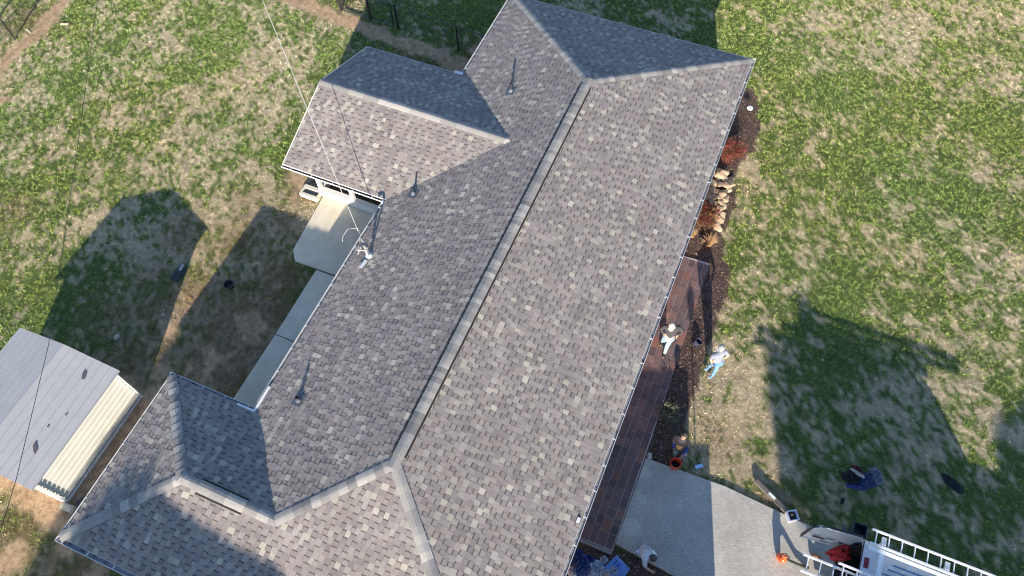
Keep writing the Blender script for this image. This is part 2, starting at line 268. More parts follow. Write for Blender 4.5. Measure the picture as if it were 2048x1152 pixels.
b = MB(); b.prism(WALK, -.12, .045, (.44, .36, .33))       # paver walk: mortar bed plus real pavers
e = at(1165, 1082); 
yy = -4.06
pcs = [(.13,.085,.078),(.125,.075,.07),(.16,.09,.078),(.105,.07,.07),(.15,.092,.085),(.20,.095,.07),(.09,.062,.065),(.135,.08,.078)]
X0 = .92; row = 0
while yy > -5.40:
    hgt = .265 if row % 2 == 0 else .205
    if yy-hgt < -5.47: hgt = yy+5.47
    xx = X0
    while xx < 10.6:
        ln_ = random.choice((.2, .265, .265, .4)); ln_ = min(ln_, 10.62-xx)
        if ln_ > .05:
            c = random.choice(pcs); j = random.uniform(.8, 1.2); c = tuple(v_*j for v_ in c)
            b.box((xx+.009, yy-hgt+.009, .04), (xx+ln_-.009, yy-.009, .056+random.uniform(0, .004)), c)
        xx += ln_
    yy -= hgt; row += 1
o = b.build('paver_walk', mat('clay_pavers', (1,1,1), .7, .2, 5, .3, 60, attr=True), None); tag(o, 'dark red paver walk along the right side of the house', 'paver walk', kind='structure')
b = MB(); b.bar((.84, -4.1, .04), (.84, -5.5, .03), .08, .08); tag(b.build('kerb', mat('kerb_grey', (.22,.215,.2), .9, .2), bevel=.01), 'pale concrete kerb at the end of the paver walk', 'kerb', kind='structure')

# ---------------------------------------------------------------- HOUSE
house = empty('house', (0, 0, 0), 'single-storey house with a brown-grey shingle hip roof and white gutters', 'house')
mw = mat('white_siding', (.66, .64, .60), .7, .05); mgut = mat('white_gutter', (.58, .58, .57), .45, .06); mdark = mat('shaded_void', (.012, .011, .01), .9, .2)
mbr = mat('brick_wall', (.30, .16, .11), .9, .3, 6)
# brick pattern for the walls
t_ = mbr.node_tree; br = N(t_, 'ShaderNodeTexBrick'); br.inputs['Scale'].default_value = 4.5; br.inputs['Color1'].default_value = (.32,.15,.10,1); br.inputs['Color2'].default_value = (.24,.12,.09,1); br.inputs['Mortar'].default_value = (.45,.42,.38,1)
mp = N(t_, 'ShaderNodeMapping'); mp.inputs['Rotation'].default_value = (PI/2, 0, 0); tcb = [n_ for n_ in t_.nodes if n_.type == 'TEX_COORD'][0]; t_.links.new(tcb.outputs['Object'], mp.inputs[0]); t_.links.new(mp.outputs[0], br.inputs[0]); t_.links.new(br.outputs[0], t_.nodes['Principled BSDF'].inputs['Base Color'])
b = MB(); b.prism(FOOT, -.1, EZ-.03); b.build('wall', mbr, house)
mglass = mat('window_glass', (.03, .04, .05), .08, .1, spec=.8)
for x0, x1, y, sgn in ((2.2,3.6,-4.05,-1),(12.0,13.4,-4.05,-1),(14.9,16.1,-4.05,-1),(2.6,4.0,4.05,1)):
    f = MB(); 
    for a_, c_ in (((x0-.07,.88),(x1+.07,.95)),((x0-.07,2.0),(x1+.07,2.07)),((x0-.07,.95),(x0,2.0)),((x1,.95),(x1+.07,2.0)),(((x0+x1)/2-.02,.95),((x0+x1)/2+.02,2.0))):
        f.box((a_[0], min(y, y+sgn*.05), a_[1]), (c_[0], max(y, y+sgn*.05), c_[1]))
    wf = f.build('window', mw, house); g_ = MB(); g_.box((x0+.002, min(y+sgn*.004, y+sgn*.02), .952), (x1-.002, max(y+sgn*.004, y+sgn*.02), 1.998)); g_.build('pane', mglass, wf)
f = MB(); f.box((6.9, -4.10, .06), (7.8, -4.053, 2.1)); dr = f.build('door', mat('front_door_paint', (.35,.05,.04), .4, .05), house, bevel=.01); f = MB(); f.blob((7.72, -4.14, 1.05), (.03,.03,.03), amp=0, sub=2); f.build('handle', mat('brass', (.6,.45,.2), .3, metal=1), dr)

# roof planes: origin, along-eave unit a, upslope unit s, convex pieces in (a,s_horizontal) coordinates
mshin = mat('shingle_granules', (1,1,1), .88, .13, 1.1, .6, 220, attr=True, spec=.25)
EXP = .146
def clip(poly, P):
    out = poly
    n = len(P)
    for i in range(n):
        ax, ay = P[i]; bx, by = P[(i+1) % n]; ex, ey = bx-ax, by-ay; inp = out; out = []
        if not inp: return []
        for j in range(len(inp)):
            p = inp[j]; q = inp[(j+1) % len(inp)]; dp = ex*(p[1]-ay)-ey*(p[0]-ax); dq = ex*(q[1]-ay)-ey*(q[0]-ax)
            if dp >= 0: out.append(p)
            if (dp >= 0) != (dq >= 0): k_ = dp/(dp-dq); out.append((p[0]+(q[0]-p[0])*k_, p[1]+(q[1]-p[1])*k_))
    return out
PALB = [tuple(q*k_ for q, k_ in zip(c, (1.36, 1.34, 1.29))) for c in [(.168,.150,.146),(.150,.134,.133),(.184,.165,.157),(.140,.126,.130),(.176,.152,.146),(.160,.146,.144),(.178,.162,.158)]]
PALL = [(.33,.30,.255),(.30,.275,.24),(.27,.25,.225),(.265,.25,.23),(.28,.26,.235),(.36,.33,.28)]
def shingles(mb, O, A, S, pitch, pieces, seed):
    O = Vector(O); A = Vector(A); S = Vector(S); up = (S+Vector((0, 0, pitch))).normalized(); k_ = math.sqrt(1+pitch*pitch); nrm = A.cross(up); nrm = nrm if nrm.z > 0 else -nrm
    flip = A.cross(up).z < 0; rg = random.Random(seed)
    PP = []
    for P in pieces:
        P = [(a_, s_*k_) for a_, s_ in P]
        if sum(P[i][0]*P[(i+1) % len(P)][1]-P[(i+1) % len(P)][0]*P[i][1] for i in range(len(P))) < 0: P = P[::-1]
        PP.append((P, min(p[0] for p in P), max(p[0] for p in P), min(p[1] for p in P), max(p[1] for p in P)))
        vs = [O+A*p[0]+up*p[1]-nrm*.004 for p in P]; mb.face(vs if not flip else vs[::-1], (.05, .045, .045))
    a0 = min(p[1] for p in PP); a1 = max(p[2] for p in PP); s1 = max(p[4] for p in PP)
    nr = int(s1/EXP)+1; lightrun = 0
    for r in range(nr):
        s0 = r*EXP; x = a0-rg.random()*.4; tooth = rg.random() < .5
        while x < a1:
            wd = rg.choice((.12, .14, .155, .165, .2)) if tooth else rg.choice((.11, .13, .155))
            rects = []
            if tooth or rg.random() < .10:
                r_ = rg.random()
                if lightrun > 0 and rg.random() < .3: lt = True
                else: lt = r_ < .17
                lightrun = 1 if lt else 0
                c = rg.choice(PALL) if lt else rg.choice(PALB); j = rg.uniform(.9, 1.1); c = tuple(q*j for q in c); rects.append((s0, s0+EXP+.004, .013, .003, c))
            else:
                c = rg.choice(PALB); j = rg.uniform(.86, 1.02); c = tuple(q*j for q in c)
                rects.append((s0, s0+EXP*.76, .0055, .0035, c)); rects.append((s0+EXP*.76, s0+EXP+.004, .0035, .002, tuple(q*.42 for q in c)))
            for (sa, sb, h0, h1, c) in rects:
                for P, pa0, pa1, ps0, ps1 in PP:
                    if x+wd < pa0 or x > pa1 or sb < ps0 or sa > ps1: continue
                    q = clip([(x, sa), (x+wd-.004, sa), (x+wd-.004, sb), (x, sb)], P)
                    if len(q) < 3: continue
                    top = [O+A*u+up*v+nrm*(h0+(h1-h0)*(v-sa)/(sb-sa)) for u, v in q]; bot = [O+A*u+up*v-nrm*.003 for u, v in q]; n_ = len(q)
                    if flip: top = top[::-1]; bot = bot[::-1]
                    cs = tuple(q_*.3 for q_ in c)
                    mb.mesh(top+bot, [tuple(range(n_))], c); base = len(mb.v)-2*n_
                    for i in range(n_): mb.f.append((base+n_+i, base+n_+(i+1) % n_, base+(i+1) % n_, base+i)); mb.c.append(cs)
            x += wd; tooth = not tooth
X = Vector((1, 0, 0)); Y = Vector((0, 1, 0))
rb = MB()
# right plane: eave y=-Wd, a=x
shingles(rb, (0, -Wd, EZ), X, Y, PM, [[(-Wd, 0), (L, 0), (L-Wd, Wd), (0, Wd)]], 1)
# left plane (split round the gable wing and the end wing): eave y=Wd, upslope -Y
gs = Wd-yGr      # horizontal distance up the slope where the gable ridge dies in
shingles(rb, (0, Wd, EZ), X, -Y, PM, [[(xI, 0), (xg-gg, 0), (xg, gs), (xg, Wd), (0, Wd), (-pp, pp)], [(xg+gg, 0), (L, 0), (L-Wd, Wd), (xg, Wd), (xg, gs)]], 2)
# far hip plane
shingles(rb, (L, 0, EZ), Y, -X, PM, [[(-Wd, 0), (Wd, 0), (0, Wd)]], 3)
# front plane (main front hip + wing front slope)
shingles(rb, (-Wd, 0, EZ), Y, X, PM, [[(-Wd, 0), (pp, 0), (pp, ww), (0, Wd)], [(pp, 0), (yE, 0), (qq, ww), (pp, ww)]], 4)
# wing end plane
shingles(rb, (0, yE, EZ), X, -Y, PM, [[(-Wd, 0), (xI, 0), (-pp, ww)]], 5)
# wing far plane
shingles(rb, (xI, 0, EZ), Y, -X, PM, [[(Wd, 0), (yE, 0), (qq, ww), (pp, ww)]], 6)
# gable wing planes
shingles(rb, (xg-gg, 0, EZ), Y, X, PG, [[(Wd, 0), (yg, 0), (yg, gg), (yGr, gg)]], 7)
shingles(rb, (xg+gg, 0, EZ), Y, -X, PG, [[(Wd, 0), (yg, 0), (yg, gg), (yGr, gg)]], 8)
roof = rb.build('roof', mshin, house)
# deck / soffit under the shingles
def nrmz(v): v = Vector(v).normalized(); return v
mcap = mat('cap_shingles', (1,1,1), .88, .14, 25, .5, 200, attr=True, spec=.25)
def caps(mb, p, q, n1, n2, hw=.14, ex=.2, lift=.012, seed=0, light=0):
    p = Vector(p); q = Vector(q); d = (q-p).normalized(); Lh = (q-p).length; rg = random.Random(seed)
    n1 = nrmz(n1); n2 = nrmz(n2); w1 = d.cross(n1); w2 = -d.cross(n2)
    if w1.z > 0: w1 = -w1
    if w2.z > 0: w2 = -w2
    n = int(Lh/ex)+1; nm = ((n1+n2)/2).normalized()
    for i in range(n):
        s0 = i*ex; s1 = min(s0+ex+.03, Lh+.02); c = rg.choice([(.27,.255,.235),(.30,.285,.26),(.235,.225,.215),(.25,.24,.23),(.20,.19,.185),(.32,.30,.275)]); j = rg.uniform(.78, 1.15); c = tuple(v_*j for v_ in c)
        A0 = p+d*s0; A1 = p+d*s1; h0 = lift+.016; h1 = lift+.002
        L0 = A0+w1*hw+n1*h0; R0 = A0+w2*hw+n2*h0; L1 = A1+w1*hw+n1*h1; R1 = A1+w2*hw+n2*h1; C0 = A0+nm*h0; C1 = A1+nm*h1
        m0a = A0+w1*hw*.45+n1*(h0+.004); m1a = A1+w1*hw*.45+n1*(h1+.004); m0b = A0+w2*hw*.45+n2*(h0+.004); m1b = A1+w2*hw*.45+n2*(h1+.004)
        dn = nm*(-h0-.005)
        for quad in ((L0, m0a, m1a, L1), (m0a, C0, C1, m1a), (C0, m0b, m1b, C1), (m0b, R0, R1, m1b)):
            a_ = (quad[1]-quad[0]).cross(quad[2]-quad[1]); mb.face(quad if a_.z > 0 else quad[::-1], c)
        cs = tuple(v_*.5 for v_ in c)
        for a_, b_ in ((L0, m0a), (m0a, C0), (C0, m0b), (m0b, R0)): mb.face((a_, b_, b_+dn, a_+dn), cs)
        mb.face((L0, L1, L1-n1*(h1+.005), L0-n1*(h0+.005)), cs); mb.face((R0, R1, R1-n2*(h1+.005), R0-n2*(h0+.005)), cs)
nR = (0, -PM, 1); nL = (0, PM, 1); nF = (-PM, 0, 1); nB = (PM, 0, 1); gF = (-PG, 0, 1); gB = (PG, 0, 1)
for i, (p, q, n1, n2) in enumerate([((L, -Wd, EZ), (L-Wd, 0, RZ), nR, nB), ((L, Wd, EZ), (L-Wd, 0, RZ), nL, nB), ((-Wd, -Wd, EZ), (0, 0, RZ), nR, nF), ((-pp, pp, WZ), (0, 0, RZ), nL, nF),
        ((-Wd, yE, EZ), (-pp, qq, WZ), nL, nF), ((xI, yE, EZ), (-pp, qq, WZ), nL, nB)]):
    k_ = MB(); caps(k_, p, q, n1, n2, seed=i, ex=(.2 if i < 3 else .24)); k_.build('hip_cap', mcap, house)
k_ = MB(); caps(k_, (-pp, qq+.05, WZ), (-pp, pp-.05, WZ), nF, nB, seed=11, ex=.32); k_.build('ridge_cap', mcap, house)
k_ = MB(); caps(k_, (xg, yg+.02, GZ), (xg, yGr, GZ), gF, gB, seed=12, ex=.55, hw=.155); k_.build('ridge_cap', mcap, house)
k_ = MB(); caps(k_, (-.12, 0, RZ), (.35, 0, RZ), nR, nL, seed=14, ex=.3, lift=.02); k_.build('ridge_cap', mcap, house); k_ = MB(); caps(k_, (L-Wd-.25, 0, RZ), (L-Wd+.12, 0, RZ), nR, nL, seed=15, ex=.3, lift=.02); k_.build('ridge_cap', mcap, house)
# ridge vents: dark baffle under cap shingles, widened to paint shadow lines beside them
def ridge_vent(p, q, n1, n2, hw, seed, ex):
    p = Vector(p); q = Vector(q); d = (q-p).normalized(); n1 = nrmz(n1); n2 = nrmz(n2); w1 = d.cross(n1); w2 = -d.cross(n2)
    w1 = -w1 if w1.z > 0 else w1; w2 = -w2 if w2.z > 0 else w2; v = MB(); hh = .055
    sec = lambda A_: [A_+w1*(hw+.052)+n1*.002, A_+w1*(hw+.052)+n1*(hh-.022), A_+Vector((0, 0, hh-.022)), A_+w2*(hw+.052)+n2*(hh-.022), A_+w2*(hw+.052)+n2*.002]
    a_ = sec(p); b_ = sec(q)
    for i in range(4): v.face((a_[i], a_[i+1], b_[i+1], b_[i]))
    v.face(a_); v.face(b_[::-1]); rv = v.build('ridge_vent', mdark, house)
    k_ = MB(); caps(k_, p, q, n1, n2, hw=hw, ex=ex, lift=hh-.018, seed=seed); k_.build('vent_cap', mcap, rv)
ridge_vent((.22, 0, RZ), (L-Wd-.2, 0, RZ), nR, nL, .14, 21, .143)
ridge_vent((-pp, 4.35, WZ), (-pp, 3.05, WZ), nF, nB, .15, 22, .4)

# gutters
mleaf = mat('gutter_debris', (.20, .20, .21), .95, .5, 25, spot=((.06,.05,.045), 5, .52))
mleaf2 = mat('gutter_leaf_litter', (.06, .04, .03), .95, .5, 25, spot=((.015,.012,.01), 6, .5))
def gutter(p, q, out, zo=-.02, w=.105, straps=.75, ends=(0, 0), dark=0):
    p = Vector((*p, EZ+zo)); q = Vector((*q, EZ+zo)); out = Vector((*out, 0)); d = (q-p).normalized(); p = p-d*ends[0]; q = q+d*ends[1]; L_ = (q-p).length
    g_ = MB(); prof = [(.004, .0), (.004, -.10), (.075, -.10), (w, -.05), (w, .004), (w-.011, .004), (w-.011, -.045), (.07, -.088), (.012, -.088), (.012, 0)]
    a_ = [p+out*u+Vector((0, 0, v)) for u, v in prof]; b_ = [q+out*u+Vector((0, 0, v)) for u, v in prof]; n_ = len(prof)
    flip = d.cross(out).z > 0
    for i in range(n_):
        qd = (a_[i], a_[(i+1) % n_], b_[(i+1) % n_], b_[i]); g_.face(qd if not flip else qd[::-1])
    g_.face(a_); g_.face(b_)
    for e_, s_ in ((p, 1), (q, -1)): g_.bar(e_+d*.003*s_+Vector((0, 0, -.05)), e_+d*.003*s_+out*(w-.002)+Vector((0, 0, -.05)), .004, .1)
    o = g_.build('gutter', mgut, house)
    k = .35
    while k < L_-.1: s_ = MB(); s_.bar(p+d*k+out*.0+Vector((0, 0, .004)), p+d*k+out*(w-.004)+Vector((0, 0, .006)), .026, .008); s_.build('gutter_strap', mgut, o); k += straps*random.uniform(.93, 1.07)
    t2 = MB(); t2.bar(p+d*.01+out*.05+Vector((0, 0, -.05)), q-d*.01+out*.05+Vector((0, 0, -.05)), .07, .03)
    t2.build('debris', mleaf2 if dark else mleaf, o)
    f_ = MB(); f_.bar(p+d*ends[0]-out*.012+Vector((0, 0, -.075)), q-d*ends[1]-out*.012+Vector((0, 0, -.075)), .024, .16); f_.build('fascia', mw, house)
E2 = (.1, .1)
gutter((-Wd, -Wd), (L, -Wd), (0, -1), ends=E2); gutter((xI, Wd), (xg-gg, Wd), (0, 1), ends=(-.12, 0)); gutter((xg+gg+.02, Wd), (L, Wd), (0, 1), ends=(0, .1))
gutter((L, -Wd), (L, Wd), (1, 0), w=.05, straps=9); gutter((-Wd, -Wd), (-Wd, yE), (-1, 0), w=.13, ends=E2); gutter((-Wd, yE), (xI, yE), (0, 1), w=.075, ends=E2); gutter((xI, yE), (xI, Wd), (1, 0), w=.085, ends=(.1, -.12))
gutter((xg-gg, yg), (xg-gg, Wd+.02), (-1, 0), ends=(.02, 0), dark=1); gutter((xg+gg, Wd+.1), (xg+gg, yg), (1, 0), w=.04, straps=9)
s_ = MB(); SB = EZ-.155                                                            # soffits
OUT = [(-Wd, -Wd), (L, -Wd), (L, Wd), (xI, Wd), (xI, yE), (-Wd, yE)]
s_.prism(OUT, SB-.012, SB); s_.prism([(xg-gg, 4.502), (xg+gg, 4.502), (xg+gg, yg), (xg-gg, yg)], SB-.012, SB); s_.build('soffit', mw, house)
# white flashing in the inner corner and splash guard
f_ = MB(); f_.bar((xI-.01, Wd+.55, EZ+.018), (xI-.01, Wd+.0, EZ+.018), .06, .012); f_.bar((xI, Wd+.012, EZ+.02), (xI+.75, Wd+.012, EZ+.02), .07, .012); f_.build('splash_guard', mgut, house)
f_ = MB(); f_.box((xg+gg-.02, Wd+.02, EZ-.12), (xg+gg+.10, Wd+.34, EZ+.03)); f_.tube([(xg+gg+.05, Wd+.27, EZ-.1), (xg+gg+.05, Wd+.1, EZ-.5), (xg+gg+.05, Wd-.36, EZ-.8), (xg+gg+.05, Wd-.38, .2)], .04, 8); f_.build('downspout', mgut, house)
f_ = MB(); f_.tube([(xg-gg-.05, Wd+.04, EZ-.05), (xg-gg-.25, Wd+.12, EZ-.12), (xg-gg-.5, Wd+.05, EZ-.3), (xg-gg-.55, Wd-.38, EZ-.6), (xg-gg-.55, Wd-.4, .15)], .045, 8); f_.build('downspout', mgut, house)
# gable wing: porch with posts, knee wall, rake boards
PX = 8.27; PY = 7.76
f_ = MB(); f_.box((PX+.0, 4.05, -.05), (12.9, PY, .12)); f_.build('porch_floor', mat('porch_boards', (.07, .055, .045), .8, .2), house)
kn = MB(); kn.box((PX, 4.052, .12), (PX+.09, PY, .46)); kn.box((PX-.05, 4.052, .46), (PX+.14, PY, .50))
y = 4.12
while y < PY: kn.box((PX-.012, y, .1), (PX, y+.085, .455)); y += .097
kn.build('knee_wall', mw, house)
kn = MB(); kn.box((PX+.092, PY-.09, .12), (10.4, PY, .46)); kn.box((PX+.141, PY-.12, .46), (10.4, PY+.04, .50)); kn.build('knee_wall', mw, house)
for y in (PY-.06, 6.42, 5.02): 
    f_ = MB(); f_.box((PX-.005, y-.06, .5), (PX+.11, y+.06, SB-.012)); f_.bar((PX+.05, y-.05, 1.75), (PX+.05, y-.4, SB-.03), .06, .08); f_.build('post', mw, house)
f_ = MB(); f_.box((10.4, 4.052, .12), (12.9, PY-.005, SB-.012)); f_.build('wall', mat('porch_wall', (.30,.26,.22), .8), house)
f_ = MB(); f_.box((8.9, 4.4, .121), (9.8, 5.6, .55)); f_.blob((9.3, 6.4, .4), (.3, .4, .28), amp=.15, seed=3); f_.build('porch_bench', mat('brown_wicker', (.10, .05, .035), .8, .4, 20), house)
f_ = MB(); f_.face([(xg-gg+.2, yg-.3, SB+.0), (xg, yg-.3, GZ-.05), (xg+gg-.2, yg-.3, SB)]); f_.build('gable_wall', mw, house)
for s_, z_ in ((-1, 0), (1, 0)):
    f_ = MB(); f_.bar((xg+s_*gg, yg+.008, EZ-.055), (xg, yg+.008, GZ-.055), .022, .13); f_.build('rake_board', mw, house)
# vent pipes
mpipe = mat('vent_pipe_grey', (.03, .034, .04), .5, .2); mlead = mat('pipe_flashing', (.07, .08, .10), .45, .15)
def roofz(x, y): 
    return EZ+PM*(Wd-abs(y))
for px, py, hh, r in ((1022, 183, .36, .038), (827, 388, .34, .03), (598, 801, .24, .045)):
    p = None; z = 2.8
    for _ in range(8): p = at(px, py, z); z = roofz(p.x, p.y)
    f_ = MB(); f_.tube([(p.x, p.y, z-.02), (p.x, p.y, z+hh)], r, 12, cap=False); f_.tube([(p.x, p.y, z+hh), (p.x, p.y, z+hh-.3)], r*.8, 12, cap=False); vp = f_.build('vent_pipe', mpipe, house, smooth=True)
    f_ = MB(); M_f = Matrix.Translation((p.x, p.y, z)) @ Matrix.Rotation(-math.atan(PM), 4, 'X'); f_.box((-.17, -.14, .014), (.17, .17, .02), None, M_f); f_.lathe([(.095, .016), (.05, .10), (r+.004, .13)], 14, at=(p.x, p.y, z)); f_.build('flashing', mlead, vp)
# electric service mast
z = 2.6
for _ in range(8): p = at(740, 512, z); z = roofz(p.x, p.y)
top = Vector((p.x, p.y, z+.52)); mast = MB(); mast.tube([(p.x, p.y, z-.02), top], .028, 10); 
sm = mast.build('service_mast', mlead, house, smooth=True)
f_ = MB(); f_.tube([top, top+Vector((.0, .03, .08)), top+Vector((-.03, .12, .09)), top+Vector((-.06, .17, .02))], .05, 8); f_.build('weatherhead', mat('weatherhead_black', (.03, .035, .05), .4), sm)
f_ = MB(); f_.lathe([(.15, .0), (.11, .02), (.04, .09), (.03, .12)], 12, at=(p.x, p.y, z)); f_.bar((p.x-.18, p.y+.02, z+.02), (p.x-.46, p.y+.06, z+.012), .09, .04); f_.build('flashing', mat('silver_flashing', (.40, .43, .48), .35, .1), sm)
mcream = mat('taped_cable', (.38, .36, .33), .7, .2); f_ = MB(); q0 = Vector((p.x-.1, p.y-.02, z+.06)); f_.tube([q0, q0+Vector((.12, .12, .16)), q0+Vector((.3, .26, .2)), q0+Vector((.42, .42, .14)), q0+Vector((.48, .5, .12))], [.025, .04, .045, .035, .025], 10); f_.build('brace_arm', mcream, sm, smooth=True)
f_ = MB(); e0 = Vector((p.x+.45, p.y+.52, z+.2)); 
f_.tube([e0, e0+Vector((.12, .14, .1)), e0+Vector((.02, .42, .05)), e0+Vector((-.22, .52, -.12)), e0+Vector((-.3, .5, -.25))], .007, 6); f_.tube([top+Vector((-.05, .15, 0)), top+Vector((-.15, .3, -.4)), e0], .008, 6); f_.tube([q0+Vector((.1, .1, .2)), q0+Vector((.0, .35, .2)), q0+Vector((.1, .5, .05))], .011, 6); f_.build('cable_loop', mcream, sm)
MASTEND = e0+Vector((.06, .1, .06))
f_ = MB(); z_ = EZ+.02; p = at(1157, 1044, EZ); f_.box((p.x-.03, p.y-.02, z_-.0), (p.x+.1, p.y+.06, z_+.05)); f_.build('gutter_outlet', mgut, house, bevel=.01)

# ---------------------------------------------------------------- SHED
shed = empty('shed', (0, 0, 0), 'small metal shed with a low grey ribbed roof and cream ribbed walls', 'shed')
mcr = mat('cream_metal', (.66, .645, .57), .45, .07, 3); msr = mat('grey_roof_metal', (.32, .315, .315), .45, .06, 2)
sx0, sx1, sy0, sy1, sr = -3.68, -.34, 9.08, 12.15, 10.62; ez, rz_ = 1.93, 2.25
f_ = MB(); f_.prism([(sx0+.02, sy0+.02), (sx1-.02, sy0+.02), (sx1-.02, sy1-.02), (sx0+.02, sy1-.02)], 0, ez-.03); 
y_ = sx0+.0
n_ = 16
def ribs(mb, a, b, axis):
    pass
for i in range(8):       # ribs on the long wall facing the house (they run along the wall)
    z_ = .16+i*.225; f_.box((sx0, sy0-.010, z_), (sx1, sy0+.019, z_+.03))
for i in range(12): z_ = .1+i*.155; f_.box((sx0-.012, sy0+.02, z_), (sx0+.019, sy1-.02, z_+.035)); f_.box((sx1-.019, sy0+.02, z_), (sx1+.012, sy1-.02, z_+.035))
f_.build('wall', mcr, shed)
f_ = MB(); f_.box((sx0-.03, sy0-.035, 0), (sx1+.03, sy0-.013, .09)); f_.box((sx0-.07, sy0-.05, 0), (sx0-.013, sy0+.05, ez-.04)); f_.box((sx1+.013, sy0-.05, 0), (sx1+.05, sy0+.05, ez-.04)); f_.box((sx0-.12, sy0, -.01), (sx0-.075, sy1, .12)); f_.build('corner_trim', mat('white_trim', (.75,.75,.73), .4), shed)
f_ = MB(); rx0, rx1, ry0, ry1 = -3.86, -.22, 8.86, 12.4
for (ya, za, yb, zb) in ((ry0, ez, sr, rz_), (sr, rz_, ry1, ez)):
    f_.mesh([(rx0, ya, za), (rx1, ya, za), (rx1, yb, zb), (rx0, yb, zb), (rx0, ya, za-.03), (rx1, ya, za-.03), (rx1, yb, zb-.03), (rx0, yb, zb-.03)], [(0,1,2,3), (7,6,5,4), (0,4,5,1), (1,5,6,2), (2,6,7,3), (3,7,4,0)])
    n = 7
    for i in range(n+1):
        k = (i+.05)/(n+.1); y_ = ya+(yb-ya)*k; z_ = za+(zb-za)*k; f_.bar((rx0+.004, y_, z_+.006), (rx1-.004, y_, z_+.006), .03, .022)
f_.build('roof', msr, shed)
mpt = mat('roof_patch', (.07, .065, .075), .6, .2)
for (px, py, a_, s1_, s2_, sd_) in ((168, 749, .3, .15, .07, 1), (130, 827, 0, .035, .03, 2), (95, 852, 0, .035, .03, 3), (68, 893, .6, .19, .065, 4)):
    q = at(px, py, 2.1); sl = (rz_-ez)/(sr-ry0); z_ = ez+(q.y-ry0)*sl+.021; f_ = MB(); rg = random.Random(sd_); pts = []
    for k in range(11):
        a2 = 2*PI*k/11; rr = rg.uniform(.6, 1.15); u = s1_*math.cos(a2)*rr; v = s2_*math.sin(a2)*rr; xx = q.x+u*math.cos(a_)-v*math.sin(a_); yy_ = q.y+u*math.sin(a_)+v*math.cos(a_); pts.append((xx, yy_, z_+(yy_-q.y)*sl))
    f_.mesh(pts+[(a, b_, c-.004) for a, b_, c in pts], [tuple(range(11)), tuple(range(21, 10, -1))]+[(i, (i+11), (i+1) % 11+11, (i+1) % 11) for i in range(11)]); f_.build('roof_patch', mpt, shed)

# ---------------------------------------------------------------- WIRES
mwire = mat('weathered_cable', (.45, .44, .43), .6, .2); mblk = mat('black_cable', (.02, .02, .02), .5)
def wire(name, pts, r, m, label, lead=None):
    f_ = MB(); f_.tube(pts, r, 6); return tag(f_.build(name, m), label, 'cable')
a0_ = MASTEND; a1_ = at(525, 0, 5.6); d_ = a1_-a0_; P_ = []
for i in range(41):
    k = i/40*2.6; p = a0_+d_*k; p.z = a0_.z+(a1_.z-a0_.z)*k-.35*math.sin(min(k, 1)*PI)*.4 if k < 1 else p.z; P_.append(p)
f_ = MB(); tw = lambda ph: [p+Vector((math.cos(i*2.1+ph), math.sin(i*2.1+ph), 0))*.014 for i, p in enumerate(P_)]
f_.tube(P_, .010, 6); f_.tube([p+Vector((.012, .012, .012)) for p in P_], .009, 6); wr = tag(f_.build('service_cable', mwire), 'pale twisted service cable running from the roof mast over the gable wing', 'cable')
P_ = [at(px, py, 4.8+.25*abs(py-500)/500) for px, py in ((215,-150),(195, 0), (150, 330), (97, 690), (32, 960), (0, 1065), (-35, 1180))]
wire('overhead_cable', P_, .008, mblk, 'thin black overhead cable crossing above the shed roof')

# ---------------------------------------------------------------- FENCES
mfen = mat('black_fence_paint', (.02, .02, .022), .45)
def fence(name, pts, h, label, heavy=()):
    root = empty(name, pts[0], label, 'fence'); inv = Vector(pts[0])
    for i, p in enumerate(pts):
        f_ = MB(); r = .055 if i in heavy else .035; q = Vector(p)-inv; f_.tube([q, q+Vector((0, 0, h+.05))], r, 8); f_.build('post', mfen, root)
    for i in range(len(pts)-1):
        a_ = Vector(pts[i])-inv; b_ = Vector(pts[i+1])-inv; f_ = MB(); f_.tube([a_+Vector((0, 0, h)), b_+Vector((0, 0, h))], .024, 6); f_.build('rail', mfen, root)
        m_ = MB(); Ln = (b_-a_).length; n = max(2, int(Ln/.16))
        for k in range(1, n): q = a_+(b_-a_)*k/n; m_.tube([q+Vector((0, 0, .05)), q+Vector((0, 0, h))], .0035, 3, cap=False)
        for k in range(9): z_ = .05+k*h/9; m_.tube([a_+Vector((0, 0, z_)), b_+Vector((0, 0, z_))], .0035, 3, cap=False)
        m_.build('wire_mesh', mfen, root)
    return root
F1 = [at(x, y) for x, y in ((200, -190), (300, -150), (400, -110), (500, -62), (600, -18), (682, 21))]
fence('wire_fence', F1, 1.2, 'black wire fence running off past the top of the photo, left of the gate', heavy=(5,))
gate = empty('gate', at(742, 41), 'black mesh gate between two pairs of thick posts in the far fence', 'gate')
g0 = at(742, 41); ga = at(686, 23)-g0; gc = at(790, 55)-g0
for a_, b_ in ((ga, Vector((0, 0, 0))), (Vector((0, 0, 0)), gc)):
    f_ = MB(); a2 = a_+(b_-a_)*.04; b2 = a_+(b_-a_)*.96; U = lambda z_: Vector((0, 0, z_))
    for s0_, s1_ in ((a2+U(.08), b2+U(.08)), (a2+U(1.2), b2+U(1.2)), (a2+U(.08), a2+U(1.2)), (b2+U(.08), b2+U(1.2))): f_.tube([s0_, s1_], .03, 6)
    o = f_.build('gate_frame', mfen, gate); f_ = MB()
    for k in range(1, 9): q = a2+(b2-a2)*k/9; f_.tube([q+U(.08), q+U(1.2)], .0035, 3, cap=False)
    for k in range(1, 9): f_.tube([a2+U(.08+k*.125), b2+U(.08+k*.125)], .0035, 3, cap=False)
    f_.build('wire_mesh', mfen, o)
for q in (Vector((0, 0, 0)),): f_ = MB(); f_.tube([q, q+Vector((0, 0, 1.3))], .05, 8); f_.build('post', mfen, gate)
F2 = [at(x, y) for x, y in ((797, 58), (917, 101), (1060, 150), (1190, 196))]
